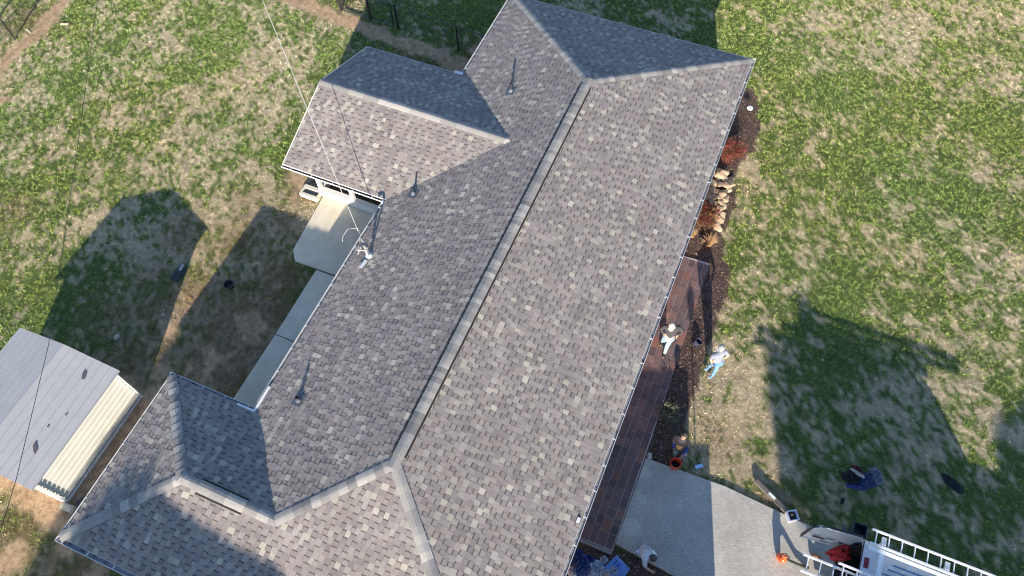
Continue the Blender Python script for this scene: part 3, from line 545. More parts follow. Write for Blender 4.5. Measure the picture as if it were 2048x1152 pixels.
F2 = [F2[0]]+[F2[0]+(F2[1]-F2[0])*k for k in (1, 1.62)]
fence('wire_fence', F2, 1.2, 'black wire fence in the shade behind the house, right of the gate', heavy=(0,))
F3 = [at(x, y) for x, y in ((-80, 180), (30, 78), (95, -20), (140, -110))]
fence('wire_fence', F3, 1.1, 'black wire fence beyond the dirt path in the top left corner')

# ---------------------------------------------------------------- PLANTS
def leafcloud(n, fn, size, cols, rng, asp=.5):
    C_ = np.array([fn(rng) for _ in range(n)]); a = rng.normal(size=(n, 3)); a /= np.linalg.norm(a, axis=1)[:, None]; b_ = rng.normal(size=(n, 3)); b_ -= (a*b_).sum(1)[:, None]*a; b_ /= np.linalg.norm(b_, axis=1)[:, None]
    s = rng.uniform(.6, 1.3, (n, 1))*size; V = np.stack([C_-a*s, C_+b_*s*asp, C_+a*s, C_-b_*s*asp], 1); cols = np.array(cols); cc = cols[rng.integers(0, len(cols), n)]*rng.uniform(.7, 1.3, (n, 1)); return V.reshape(-1, 3), np.arange(n*4).reshape(n, 4), cc
mleafm = mat('leaves', (1,1,1), .6, .05, attr=True, spec=.3); mstem = mat('stems', (.16, .11, .07), .85, .2)
def shrub(name, px, py, z, R, H, cols, n, label, cat, seed, leaf=.03, stems=14, cc=(.16, .11, .07)):
    c = at(px, py, z); root = empty(name, (c.x, c.y, 0), label, cat); rng = np.random.default_rng(seed); f_ = MB(); tips = []
    for i in range(stems):
        a = rng.uniform(0, 2*PI); rr = R*math.sqrt(rng.uniform(.05, .9)); hz = H*rng.uniform(.6, 1)*(1-.45*(rr/R)**2); t_ = Vector((rr*math.cos(a), rr*math.sin(a), hz)); tips.append(t_)
        f_.tube([(t_.x*.08, t_.y*.08, 0), (t_.x*.45, t_.y*.45, hz*.55), tuple(t_)], [.009, .006, .003], 5)
        for _ in range(2): f_.tube([(t_.x*.5, t_.y*.5, hz*.6), tuple(t_+Vector(rng.normal(0, R*.16, 3)))], [.004, .002], 4)
    f_.build('stem', mat(name+'_stem', cc, .85, .2), root)
    def fn(r_):
        t_ = tips[r_.integers(len(tips))]; q = np.array(t_)*r_.uniform(.72, 1.05)+r_.normal(0, R*.13, 3); q[2] = max(q[2], .04); return q
    V, Fc, c_ = leafcloud(n, fn, leaf, cols, rng); npmesh('foliage', V, Fc, 4, c_, mleafm, root); return root
RED = [(.20,.03,.025),(.13,.022,.02),(.26,.045,.04),(.09,.05,.025),(.09,.08,.03),(.05,.03,.02)]
shrub('red_shrub', 1462, 303, .35, .52, .85, RED, 4200, 'rounded red-leaved shrub behind the rock pile, farther one', 'shrub', 1, stems=60)
shrub('red_shrub', 1408, 432, .35, .55, .85, RED+[(.16,.14,.03)], 4600, 'red and green leaved shrub in front of the rock pile, nearer one', 'shrub', 2, stems=60)
shrub('green_shrub', 1337, 826, .3, .38, .6, [(.10,.12,.07),(.16,.17,.10),(.06,.09,.05),(.24,.22,.15)], 1500, 'small grey-green shrub in the shaded bed beside the paver walk', 'shrub', 3, leaf=.028, stems=34)
DRY = [(.45,.28,.14),(.36,.20,.10),(.52,.38,.2)]
def drygrass(px, py, R, H, label, seed, n=150):
    c = at(px, py, .1); root = empty('dry_grass_clump', (c.x, c.y, 0), label, 'plant'); f_ = MB(); rg = random.Random(seed)
    for i in range(n):
        a = rg.uniform(0, 2*PI); r = R*rg.uniform(.2, 1); h_ = H*rg.uniform(.4, 1); f_.tube([(rg.uniform(-.07, .07), rg.uniform(-.07, .07), 0), (r*.5*math.cos(a), r*.5*math.sin(a), h_*.7), (r*math.cos(a), r*math.sin(a), h_)], [.006, .005, .002], 3, rg.choice(DRY), cap=False)
    f_.build('stalk', mat('dry_stalks', (1,1,1), .8, attr=True), root)
drygrass(1452, 195, .42, .7, 'dry orange-brown stalks beside the round white lamp', 1)
drygrass(1418, 487, .36, .5, 'dry straw-coloured stalks at the far end of the paver walk', 2)
drygrass(1385, 470, .25, .35, 'low dry twigs close under the gutter beside the red shrub', 3, 50)
# rocks
mrock = mat('sandstone', (.38, .28, .18), .9, .35, 6, .5, 25)
rg = random.Random(4); rk = []
rpos = [(1432,350),(1445,346),(1437,360),(1450,358),(1427,367),(1440,371),(1455,371),(1432,381),(1448,384),(1460,368),(1425,393),(1438,396),(1452,395),(1430,406),(1444,408),(1440,420),(1432,428),(1438,440),(1420,380),(1416,395),(1462,358),(1436,452),(1446,430),(1441,352),(1458,378),(1443,392),(1427,380),(1449,396),(1434,418),(1442,412),(1422,366)]
shape = ['flat angular','rounded','long','squarish','wedge-shaped','broad flat','small knobbly','slanted']; where = ['at the far tip','along the outer edge','in the middle','near the gutter','at the near end']
for i, (px, py) in enumerate(rpos):
    z_ = max(.04, .16-.0000*i+(.12 if 10 < i < 0 else 0)); c = at(px, py, .12); f_ = MB(); r = rg.uniform(.10, .16); f_.blob((0, 0, 0), (r*rg.uniform(.8, 1.6), r, r*.42), amp=.34, seed=i+1, sub=2, freq=1.1)
    o = f_.build('rock', mrock, smooth=False); o.location = (c.x, c.y, .07+rg.uniform(0, .12)); o.rotation_euler = (rg.uniform(-.3, .3), rg.uniform(-.3, .3), rg.uniform(0, 6)); tag(o, 'tan sandstone rock in the pile between the two red shrubs', 'rock', 'rocks piled between the red shrubs')

# ---------------------------------------------------------------- SMALL THINGS
def simple(name, label, cat, m, fn, loc=(0, 0, 0), rz=0, smooth=False, bevel=0, group=None):
    f_ = MB(); fn(f_); o = f_.build(name, m, smooth=smooth, bevel=bevel); o.location = loc; o.rotation_euler = (0, 0, rz); return tag(o, label, cat, group)
c = at(1500, 216, .25); lamp = empty('path_lamp', (c.x, c.y, 0), 'round white garden lamp on a short stake beside dry stalks', 'lamp')
f_ = MB(); f_.lathe([(.0, .30), (.06, .295), (.105, .27), (.115, .24), (.10, .235), (0, .235)], 20); f_.build('lamp_shade', mat('white_plastic', (.8,.82,.85), .25), lamp, smooth=True); f_ = MB(); f_.tube([(0, 0, 0), (0, 0, .24)], .012, 8); f_.build('stake', mblk, lamp)
# orange bucket
def bucket(name, px, py, m, label, r=.15, h=.36, tilt=(0, 0), inside=None, z=.0):
    c = at(px, py, z+h*.5); root = empty(name, (c.x, c.y, z), label, 'bucket'); root.rotation_euler = (tilt[0], tilt[1], 0)
    f_ = MB(); f_.lathe([(0, .006), (r*.82, .006), (r*.84, .02), (r*.97, h-.05), (r*1.06, h-.05), (r*1.06, h-.02), (r, h-.02), (r*1.02, h), (r*.96, h), (r*.8, .03), (0, .03)], 28); f_.build('body', m, root, smooth=False)
    f_ = MB(); f_.tube([(r*1.06*math.cos(a), r*1.06*math.sin(a), h-.05-.12*math.sin((a-2.2)/PI*PI)) for a in np.linspace(2.2, 2.2+PI, 12)], .004, 5); f_.build('handle', mpipe, root)
    if inside: f_ = MB(); f_.lathe([(0, h*.3), (r*.84, h*.3)], 20); f_.build('contents', inside, root)
    return root
mor = mat('orange_plastic', (.75, .085, .03), .35, .05, coat=.2); bucket('bucket', 1350, 929, mor, 'orange-red plastic bucket beside the crouching person', inside=mdark)
# square white bucket with tools
c = at(1583, 1033, .15); sb = empty('square_bucket', (c.x, c.y, 0), 'square white bucket with dark contents at the driveway edge', 'bucket', rz=.55)
f_ = MB(); s = .125
for (x0, y0, x1, y1) in ((-s, -s, s, -s+.012), (-s, s-.012, s, s), (-s, -s+.012, -s+.012, s-.012), (s-.012, -s+.012, s, s-.012)): f_.box((x0, y0, 0), (x1, y1, .3))
f_.box((-s+.012, -s+.012, .002), (s-.012, s-.012, .01)); 
for (x0, y0, x1, y1) in ((-s-.012, -s-.012, s+.012, -s), (-s-.012, s, s+.012, s+.012), (-s-.012, -s, -s, s), (s, -s, s+.012, s)): f_.box((x0, y0, .275), (x1, y1, .305))
f_.build('body', mat('pale_lilac_plastic', (.70,.69,.80), .35), sb); f_ = MB(); f_.blob((0, 0, .17), (.1, .1, .05), amp=.2, seed=9, sub=3); f_.build('contents', mblk, sb); f_ = MB(); f_.box((-.0, -.03, .21), (.05, .03, .235)); f_.build('sponge', mat('yellow_foam', (.75,.45,.14), .8), sb)
# light blue box
simple('plastic_box', 'small light-blue plastic box lying on the grass beside the orange bucket', 'box', mat('light_blue_plastic', (.30, .48, .72), .4), lambda f_: (f_.box((-.11, -.045, 0), (.11, .045, .075)), f_.box((-.118, -.052, .076), (.118, .052, .09))), at(1397, 934), -.9, bevel=.008)
bk = bucket('bucket', 1390, 684, mat('dark_blue_bucket', (.03, .035, .07), .5), 'dark tipped bucket on the mulch between the two standing people', r=.11, h=.22, tilt=(.5, .2), inside=mat('grey_rag', (.15,.15,.2), .8))
# stray paver and stones
simple('loose_block', 'pale broken paving block at the corner of the driveway and paver walk', 'block', mat('pale_block', (.42,.38,.33), .9, .2, bump=.3), lambda f_: (f_.box((-.09, -.06, 0), (.09, .06, .075)), f_.box((-.05, .06, .0), (.06, .085, .05))), at(1299, 913), .35, bevel=.012)
simple('loose_block', 'pale concrete block on the dirt beside the corner of the shed', 'block', mat('block_cream', (.55,.48,.36), .9, .2, bump=.3), lambda f_: (f_.box((-.19, -.1, 0), (.19, .1, .12)), f_.box((-.16, -.07, .121), (.16, .07, .13))), at(137, 1016), -1.1-.4, bevel=.01)
simple('rubble', 'heap of grey rubble in the shade between the shed and the house', 'rubble', mat('grey_rubble', (.10,.095,.09), .95, .4, bump=.8), lambda f_: [f_.blob((random.uniform(-.15, .15), random.uniform(-.12, .12), .05), (.1, .08, .06), amp=.3, seed=k, sub=2) for k in range(7)], at(167, 1003), 0)
P_ = [at(x, y, .06) for x, y in ((262, 778), (275, 772), (290, 771), (305, 774), (313, 779))]
simple('drain_pipe', 'black corrugated drain pipe lying beside the shed corner', 'pipe', mblk, lambda f_: f_.tube([P_[0]+(P_[-1]-P_[0])*0+p-P_[0] for p in [P_[0].lerp(P_[1], k/4) for k in range(4)]+[P_[1].lerp(P_[2], k/4) for k in range(4)]+[P_[2].lerp(P_[3], k/4) for k in range(4)]+[P_[3], P_[4]]], [.06+.006*(k % 2) for k in range(14)], 12), P_[0])
simple('rubber_mat', 'black rectangular rubber mat lying on the shaded back lawn', 'mat', mblk, lambda f_: (f_.box((-.17, -.28, .03), (.17, .28, .06)), [f_.box((-.16, -.27+k*.06, .061), (.16, -.24+k*.06, .068)) for k in range(9)]), at(358, 549), 1.5, bevel=.01)
simple('loose_board', 'grey weathered strip of board beside the far edge of the rubber mat', 'board', mat('grey_board', (.3,.29,.28), .9, .2), lambda f_: (f_.box((-.13, -.05, .02), (.13, .05, .05)), f_.box((-.1, .05, .02), (.02, .07, .045))), at(364, 536, .05), .2, bevel=.005)
simple('rubber_bowl', 'round black rubber bowl on the brown back lawn', 'bowl', mblk, lambda f_: f_.lathe([(0, .01), (.13, .01), (.16, .13), (.175, .14), (.165, .15), (.145, .14), (.12, .03), (0, .03)], 26), at(460, 573), 0)
simple('stone', 'single pale round stone on the shaded grass near the shed', 'stone', mat('pale_stone', (.42,.36,.3), .9, .15), lambda f_: f_.blob((0, 0, .05), (.1, .08, .06), amp=.1, seed=2, sub=3), at(235, 676), 0, True)
simple('loose_board', 'short pale plank on the lawn beside the dirt path, top left', 'board', mat('raw_wood', (.62,.48,.32), .8, .15), lambda f_: (f_.box((-.05, -.17, .03), (.05, .17, .06)), f_.box((-.05, .10, .061), (.05, .13, .066))), at(130, 50), .35, bevel=.004)
simple('loose_board', 'broken pale stick at the edge of the dirt path, top left', 'board', mat('raw_wood_b', (.62,.5,.36), .8, .15), lambda f_: (f_.bar((-.14, 0, .03), (.1, .05, .05), .05, .03), f_.bar((.08, .04, .05), (.16, .1, .04), .04, .02)), at(59, 63), 1.0)
for i, (px, py) in enumerate(((41,8),(133,33),(102,16),(36,134),(283,505),(328,620),(350,640),(250,308),(757,44),(844,108),(886,94),(896,100),(305,505),(328,630),(1180,60),(1478,268),(1560,1045),(1645,720))):
    simple('litter_scrap', 'tiny pale scrap lying on the ground', 'litter', mgut if i % 2 else mrock, lambda f_: f_.blob((0, 0, .02), (.035, .022, .015), amp=.3, seed=i, sub=2), at(px, py), i*1.3, group='tiny pale scraps scattered over the yard')
# steps beside the porch
st = empty('concrete_step', at(625, 384), 'cream concrete step block with a dark slot beside the porch corner', 'step', rz=0)
f_ = MB(); f_.box((-.33, -.42, 0), (-.22, .30, .2)); f_.box((-.02, -.42, 0), (.12, .30, .2)); f_.box((-.22, -.42, 0), (-.02, -.34, .2)); f_.box((-.22, .22, 0), (-.02, .30, .2)); f_.build('tread', mat('cream_concrete', (.52,.48,.38), .85, .1, bump=.2), st, bevel=.012)
f_ = MB(); f_.box((-.219, -.339, .02), (-.021, .219, .14)); f_.build('infill', mat('dark_slate', (.09,.1,.105), .7, .3), st)
f_ = MB(); f_.box((.121, -.3, 0), (.3, .24, .17)); f_.box((.16, -.25, .171), (.27, .2, .19)); f_.build('boot_tray', mblk, st, bevel=.01)
# timber post lying in the grass with a white label
p0 = at(1511, 961, .1); p1 = at(1573, 1023, .1)
tp = empty('timber_post', (p0.x, p0.y, 0), 'long grey weathered timber lying along the edge of the driveway', 'timber'); v = (p1-p0); v.z = 0
f_ = MB(); f_.bar((0, 0, .1), tuple(v+Vector((0, 0, .1))), .13, .12); f_.build('beam', mat('weathered_timber', (.10,.09,.08), .9, .25, 12, .5, 30), tp, bevel=.012); f_ = MB(); f_.bar(tuple(v*.42+Vector((0, 0, .164))), tuple(v*.62+Vector((0, 0, .164))), .075, .006); f_.build('paper_label', mat('white_paper', (.6,.6,.6), .8), tp)

# cloth heaps
def cloth(name, px, py, r, label, cat, col, seed, sub=5, amp=.35, rz=0, z=.05, group=None, flat=1, parent=None, loc=None, rough=.9, freq=2.2):
    from mathutils import noise
    c = at(px, py, z) if loc is None else Vector(loc); f_ = MB(); bm = bmesh.new(); n = 34; b0 = len(f_.v)
    for i in range(n+1):
        for j in range(n+1):
            u = i/n*2-1; w_ = j/n*2-1; th = math.atan2(w_, u); rr = max(abs(u), abs(w_)); R_ = rr*(1+.28*noise.noise(Vector((math.cos(th)*1.6, math.sin(th)*1.6, seed*3.7))))
            xx = R_*math.cos(th); yy_ = R_*math.sin(th); nn = abs(noise.noise(Vector((xx*freq, yy_*freq, seed))))+.5*abs(noise.noise(Vector((xx*freq*2.4, yy_*freq*2.4, seed+4))))
            h_ = (1-rr**3)*(.35+1.5*nn*amp*2.2); f_.v.append((xx*r[0]+.1*r[0]*noise.noise(Vector((xx*3, yy_*3, seed+9))), yy_*r[1], max(h_*r[2]*1.2, 0)))
    for i in range(n):
        for j in range(n): a = b0+i*(n+1)+j; f_.f.append((a, a+n+1, a+n+2, a+1)); f_.c.append((.5,)*3)
    o = f_.build(name, mat(name+'_cloth', col, rough, .15, 14), parent, smooth=True); o.location = (c.x, c.y, c.z-z if parent is None else c.z); o.rotation_euler = (0, 0, rz)
    if parent is None: tag(o, label, cat, group)
    return o
cloth('jacket', 1735, 962, (.34, .24, .16), 'dark navy jacket heaped in the middle of the clothing pile', 'jacket', (.025,.04,.11), 1, rz=-.9)
cloth('jacket', 1752, 952, (.26, .2, .17), 'slate-grey jacket on the right of the clothing pile', 'jacket', (.13,.16,.22), 2, rz=.4)
cloth('jacket', 1706, 957, (.28, .24, .16), 'black jacket on the left of the clothing pile', 'jacket', (.012,.012,.016), 3, rz=1.2)
cloth('shirt', 1713, 944, (.22, .16, .17), 'dark maroon shirt at the top of the clothing pile', 'shirt', (.07,.02,.02), 4, rz=.2)
cloth('towel', 1717, 947, (.06, .2, .07), 'narrow white towel draped over the clothing pile', 'towel', (.45,.43,.38), 5, rz=-.3, loc=at(1717, 946, .2)+Vector((0, 0, 0)))
cloth('trousers', 1712, 973, (.08, .26, .10), 'rolled blue trousers along the near edge of the clothing pile', 'trousers', (.03,.05,.2), 6, rz=.25)
cloth('jacket', 1908, 967, (.15, .36, .10), 'black jacket lying alone on the grass to the right of the clothing pile', 'jacket', (.01,.011,.018), 7, rz=-.55)
cloth('glove', 1686, 1001, (.1, .06, .05), 'dark glove lying on the grass below the clothing pile', 'glove', (.02,.02,.02), 8)
# plastic wrappers heap
WR = [(1152,1112,(.2,.2,.2),(.02,.05,.22),'dark blue crumpled wrapper at the far edge of the heap against the gutter'),(1163,1130,(.34,.3,.26),(.05,.10,.30),'large blue striped wrapper in the left of the heap'),
 (1192,1140,(.3,.26,.26),(.45,.58,.72),'pale blue puffed-up wrapper in the centre of the heap'),(1208,1120,(.13,.11,.14),(.6,.64,.72),'small white crumpled wrapper resting against the printed blue sheet'),
 (1145,1143,(.16,.13,.2),(.72,.74,.78),'white round balled-up wrapper at the left end of the heap'),(1228,1142,(.14,.12,.22),(.55,.62,.72),'pale wrapper with a pink mark lying on the printed blue sheet'),(1180,1118,(.16,.12,.12),(.03,.06,.25),'blue twisted wrapper behind the pale puffed-up one'),(1214,1148,(.16,.14,.2),(.7,.72,.74),'white wrapper at the bottom edge of the photo next to the sheet')]
for i, (px, py, r, c_, lb) in enumerate(WR): cloth('plastic_wrapper', px, py, r, lb, 'wrapper', c_, 20+i, rz=i*.8, group='plastic wrappers heaped beside the paver walk', rough=.3, amp=.5, freq=3)
corners = [at(x, y, z_) for x, y, z_ in ((1233, 1110, .12), (1260, 1138, .08), (1240, 1165, .06), (1203, 1139, .14))]
bs_ = empty('printed_sheet', (corners[0].x, corners[0].y, 0), 'blue plastic wrapper sheet with dark blue lettering beside the heap', 'sheet'); cc_ = Vector((corners[0].x, corners[0].y, 0))
f_ = MB(); n = 14
from mathutils import noise
for i in range(n+1):
    for j in range(n+1):
        a = corners[0].lerp(corners[1], i/n); b2 = corners[3].lerp(corners[2], i/n); p = a.lerp(b2, j/n)-cc_; p.z += .02*noise.noise(Vector((i*.4, j*.4, 1))); f_.v.append(tuple(p))
for i in range(n):
    for j in range(n): a = i*(n+1)+j; f_.f.append((a, a+n+1, a+n+2, a+1)); f_.c.append((.5,)*3)
o = f_.build('sheet', mat('blue_film', (.12, .24, .55), .3, .15, 6), bs_, smooth=True)
sm_ = o.modifiers.new('thick', 'SOLIDIFY'); sm_.thickness = .012
tcv = bpy.data.curves.new('lettering', 'FONT'); tcv.body = 'TIL'; tcv.size = .2; tcv.extrude = .001; tob = bpy.data.objects.new('tmp', tcv); COL.objects.link(tob); bpy.context.view_layer.update(); tme = bpy.data.meshes.new_from_object(tob.evaluated_get(bpy.context.evaluated_depsgraph_get())); bpy.data.objects.remove(tob); tme.name = 'lettering'; to = bpy.data.objects.new('lettering', tme); COL.objects.link(to); to.parent = bs_
ux = (corners[1]-corners[0]).normalized(); uy = (corners[0]-corners[3]).normalized(); uz = ux.cross(uy).normalized(); uy = uz.cross(ux)
o_ = corners[0].lerp(corners[3], .42)+ux*.06-cc_+Vector((0, 0, .035)); to.matrix_local = Matrix(((ux.x, uy.x, uz.x, o_.x), (ux.y, uy.y, uz.y, o_.y), (ux.z, uy.z, uz.z, o_.z), (0, 0, 0, 1))); tme.materials.clear(); tme.materials.append(mat('navy_ink', (.01, .03, .25), .4))

# leaf blower
c = at(1560, 1120, .1); bl = empty('leaf_blower', (c.x, c.y, .07), 'orange hand tool with a long black tube standing on the driveway', 'power tool')
f_ = MB(); f_.blob((0, 0, .30), (.13, .11, .15), amp=.12, seed=2, sub=3, freq=1.4); f_.blob((.05, .05, .14), (.09, .09, .14), amp=.1, seed=3, sub=3, freq=1.4); f_.build('housing', mat('bright_orange', (.85, .10, .02), .35), bl)
f_ = MB(); f_.tube([(.0, .08, .46), (.07, .02, .53), (.02, -.1, .5), (-.02, -.12, .38)], .02, 8); f_.build('handle', mblk, bl); e_ = at(1616, 1136, .1)-c; f_ = MB(); f_.tube([(0, -.08, .28), tuple(e_*.25+Vector((0, 0, .24))), tuple(e_*.6+Vector((0, 0, .1))), tuple(e_*1.0+Vector((0, 0, .04)))], [.045, .038, .035, .045], 10); f_.build('tube', mblk, bl, smooth=True)
simple('boot', 'brown leather boot standing on the driveway behind the open van door', 'boot', mat('brown_leather', (.28, .11, .05), .5, .2), lambda f_: (f_.blob((0, 0, .06), (.15, .055, .055), amp=.08, seed=1, freq=1.2), f_.tube([(-.09, 0, .05), (-.1, 0, .2), (-.1, 0, .27)], [.06, .05, .055], 10)), at(1632, 1114, .15)*1.0-Vector((0, 0, .08)), -1.3, True)

# ---------------------------------------------------------------- VAN
mvan = mat('white_van_paint', (.58, .60, .63), .3, .05, coat=.5); mtyre = mat('tyre_rubber', (.02,.02,.02), .85); van = empty('van', (0, 0, 0), 'white cargo van with open rear doors and ladders on its roof rack', 'van')
vx0, vx1, vy0, vy1 = 1.35, 3.30, -16.6, -11.05; ZT = 2.0; g0z = .07
sec = lambda y, zt, ins: [(vx0+.03, y, g0z+.35), (vx0, y, g0z+.6), (vx0+.02+ins*.3, y, g0z+1.2), (vx0+.12+ins, y, zt-.16), (vx0+.26+ins, y, zt-.02), ((vx0+vx1)/2, y, zt+.02), (vx1-.26-ins, y, zt-.02), (vx1-.12-ins, y, zt-.16), (vx1-.02-ins*.3, y, g0z+1.2), (vx1, y, g0z+.6), (vx1-.03, y, g0z+.35)]
f_ = MB(); ss = [sec(vy1, ZT, 0), sec(vy1-.3, ZT, 0), sec(-13.5, ZT+.02, 0), sec(-14.6, ZT, .02), sec(-15.35, ZT-.7, .1), sec(-16.35, ZT-.95, .1), sec(vy0, ZT-1.15, .15)]
for i in range(len(ss)-1):
    for k in range(10): f_.face((ss[i][k], ss[i][k+1], ss[i+1][k+1], ss[i+1][k]))
    f_.face((ss[i][10], ss[i][0], ss[i+1][0], ss[i+1][10]))
f_.face(ss[-1])
for i in range(10):       # rear frame, thickness inwards
    a = Vector(ss[0][i]); b2 = Vector(ss[0][i+1]); cen = Vector(((vx0+vx1)/2, vy1, 1.2)); a2 = a.lerp(cen, .07); b3 = b2.lerp(cen, .07); f_.face((a+Vector((0, .01, 0)), a2+Vector((0, .01, 0)), b3+Vector((0, .01, 0)), b2+Vector((0, .01, 0))))
f_.build('body', mvan, van)
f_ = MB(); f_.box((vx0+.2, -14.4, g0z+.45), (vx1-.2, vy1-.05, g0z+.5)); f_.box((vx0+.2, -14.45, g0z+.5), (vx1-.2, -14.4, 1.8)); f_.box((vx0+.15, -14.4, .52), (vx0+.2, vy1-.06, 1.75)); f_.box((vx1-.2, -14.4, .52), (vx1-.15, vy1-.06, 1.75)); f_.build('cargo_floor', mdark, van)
f_ = MB(); f_.bar((vx0+.05, vy1+.06, g0z+.42), (vx1-.05, vy1+.06, g0z+.42), .14, .1); f_.build('bumper', mpipe, van, bevel=.01)
f_ = MB(); f_.face([( vx0+.25, -14.72, ZT-.12), (vx1-.25, -14.72, ZT-.12), (vx1-.32, -15.28, ZT-.62), (vx0+.32, -15.28, ZT-.62)]); f_.build('windscreen', mglass, van)
for x_ in (vx0+.05, vx1-.25):
    for y_ in (-15.6, -12.2):
        f_ = MB(); M_ = Matrix.Translation((x_, y_, g0z+.33)) @ Matrix.Rotation(PI/2, 4, 'Y'); k = len(f_.v); f_.lathe([(.2, 0), (.31, .01), (.33, .05), (.33, .17), (.31, .2), (.2, .2)], 22); f_.v = [tuple(M_ @ Vector(v)) for v in f_.v]; wh = f_.build('wheel', mtyre, van, smooth=True); f_ = MB(); f_.lathe([(0, .03), (.2, .02), (.2, .18), (0, .17)], 18); f_.v = [tuple(M_ @ Vector(v)) for v in f_.v]; f_.build('rim', mlead, wh)
p = at(1727, 1123, ZT); f_ = MB(); f_.box((p.x-.14, vy1-.17, ZT-.01), (p.x+.12, vy1-.06, ZT+.035)); f_.build('brake_light', mat('dark_red_lens', (.16, .015, .02), .25), van, bevel=.012)
f_ = MB(); f_.bar((vx0+.2, vy1+.012, ZT-.0), (vx1-.2, vy1+.012, ZT-.0), .02, .035); f_.build('door_seal', mblk, van)
# rear door, swung open, inner face with slots
hx = vx1-.12; D0 = Vector((hx, vy1+.02, 0)); D1 = Vector((hx-.12, vy1+1.12, 0)); dd = (D1-D0).normalized(); DL = (D1-D0).length; dn = Vector((-dd.y, dd.x, 0)); 
if dn.x > 0: dn = -dn
MD = Matrix(((dd.x, dn.x, 0, D0.x), (dd.y, dn.y, 0, D0.y), (0, 0, 1, 0), (0, 0, 0, 1)))
f_ = MB(); prof = [(0, .55), (DL, .55), (DL, 1.55), (DL-.12, 1.78), (DL-.3, 1.9), (.0, 1.9)]
a_ = [MD @ Vector((u, -.06, v)) for u, v in prof]; b_ = [MD @ Vector((u, .0, v)) for u, v in prof]; n = len(prof); f_.mesh(a_+b_, [tuple(range(n)), tuple(range(2*n-1, n-1, -1))]+[(i, i+n, (i+1) % n+n, (i+1) % n) for i in range(n)])
for z_ in (.62, 1.22): f_.box((.04, .0, z_), (DL-.04, .018, z_+.05), None, MD)
dro = f_.build('rear_door', mvan, van, bevel=.008)
f_ = MB()
for u0, z0_, lw, lh in ((.62, .95, .34, .09), (.42, 1.12, .22, .05), (.80, 1.16, .16, .05), (.10, .76, .13, .08), (.18, 1.0, .14, .08), (.5, .74, .2, .05)):
    r_ = lh/2; pts = [(u0+r_+(lw-lh)*0+r_*math.cos(t), z0_+r_+r_*math.sin(t)) for t in np.linspace(PI/2, 3*PI/2, 7)]+[(u0+lw-r_+r_*math.cos(t), z0_+r_+r_*math.sin(t)) for t in np.linspace(-PI/2, PI/2, 7)]; f_.face([MD @ Vector((u, .022, v)) for u, v in pts]); 
f_.build('door_slot', mblk, dro)
f_ = MB(); f_.box((.08, -.075, 1.25), (DL-.2, -.061, 1.78), None, MD); f_.build('door_glass', mglass, dro)
f_ = MB(); f_.bar(tuple(MD @ Vector((DL+.01, -.03, .6))), tuple(MD @ Vector((DL+.01, -.03, 1.6))), .03, .08); f_.bar(tuple(MD @ Vector((DL, -.03, 1.57))), tuple(MD @ Vector((DL-.3, -.03, 1.92))), .03, .08); f_.bar(tuple(MD @ Vector((DL-.3, -.03, 1.915))), tuple(MD @ Vector((0, -.03, 1.915))), .05, .03); f_.build('weather_strip', mblk, dro)
# black storage box on the outer side
f_ = MB(); q = at(1718, 1068, 1.35); s = .17
for a_, b_ in (((-s, -s, 0), (s, -s+.02, .34)), ((-s, s-.02, 0), (s, s, .34)), ((-s, -s+.02, 0), (-s+.02, s-.02, .34)), ((s-.02, -s+.02, 0), (s, s-.02, .34)), ((-s+.02, -s+.02, 0), (s-.02, s-.02, .03))): f_.box((q.x+a_[0]+.1, q.y+a_[1], 1.05+a_[2]), (q.x+b_[0]+.1, q.y+b_[1], 1.05+b_[2]))
f_.bar((vx1-.12, q.y, 1.1), (q.x-.06, q.y, 1.1), .05, .05); f_.build('side_box', mat('navy_plastic', (.03,.035,.055), .4), van)
f_ = MB(); f_.box((vx1-.13, q.y-.25, 1.02), (vx1+.02, q.y+.2, 1.04)); f_.tube([(vx1-.05, q.y+.3, 1.3), (vx1+.22, q.y+.38, 1.3)], .045, 8); f_.build('side_bracket', mlead, van)
# roof rack
f_ = MB()
for y_ in (-11.42, -12.9, -14.3): f_.bar((vx0+.12, y_, ZT+.16), (vx1-.0, y_, ZT+.16), .11, .04); f_.bar((vx1-.14, y_, ZT-.1), (vx1-.14, y_, ZT+.15), .05, .05); f_.bar((vx0+.16, y_, ZT-.1), (vx0+.16, y_, ZT+.15), .05, .05)
f_.bar((2.92, -11.1, ZT+.2), (2.92, -14.6, ZT+.2), .07, .06); f_.bar((vx0+.3, -11.1, ZT+.2), (vx0+.3, -14.6, ZT+.2), .05, .05)
for k in range(5): f_.bar((2.4, -11.7-k*.55, ZT+.09), (2.8, -12.1-k*.55, ZT+.09), .03, .03)
f_.build('roof_rack', mat('white_rack', (.78,.78,.77), .35), van)
f_ = MB(); 
for k in range(5): f_.tube([(2.15+.14*k, -11.3-.1*k, ZT+.2), (2.2+.13*k, -12.6, ZT+.23), (2.0+.18*k, -14.2, ZT+.2)], .024, 6)
f_.build('pipe_bundle', mat('blue_grey_pipe', (.10,.20,.30), .4), van)
mal = mat('aluminium', (.66, .66, .66), .35, .06, metal=.25)
def ladder(x0, x1, ya, yb, z, rungs, label, tilt=0, r=.03):
    root = empty('ladder', (x0, ya, z), label, 'ladder'); 
    for x_ in (0, x1-x0): f_ = MB(); f_.bar((x_, 0, 0), (x_, yb-ya, tilt), .038, .08); f_.build('rail', mal, root)
    for i in range(rungs): f_ = MB(); y_ = (yb-ya)*(i+.4)/rungs; f_.tube([(.017, y_, tilt*(i+.4)/rungs), (x1-x0-.017, y_, tilt*(i+.4)/rungs)], .017, 8); f_.build('rung', mal, root)
    return root
ladder(3.02, 3.36, -11.08, -15.6, ZT+.26, 15, 'aluminium ladder lying along the grass side of the van roof rack'); ladder(1.74, 2.13, -9.68, -14.2, ZT+.26, 15, 'aluminium ladder sticking out behind the van over the driveway'); 
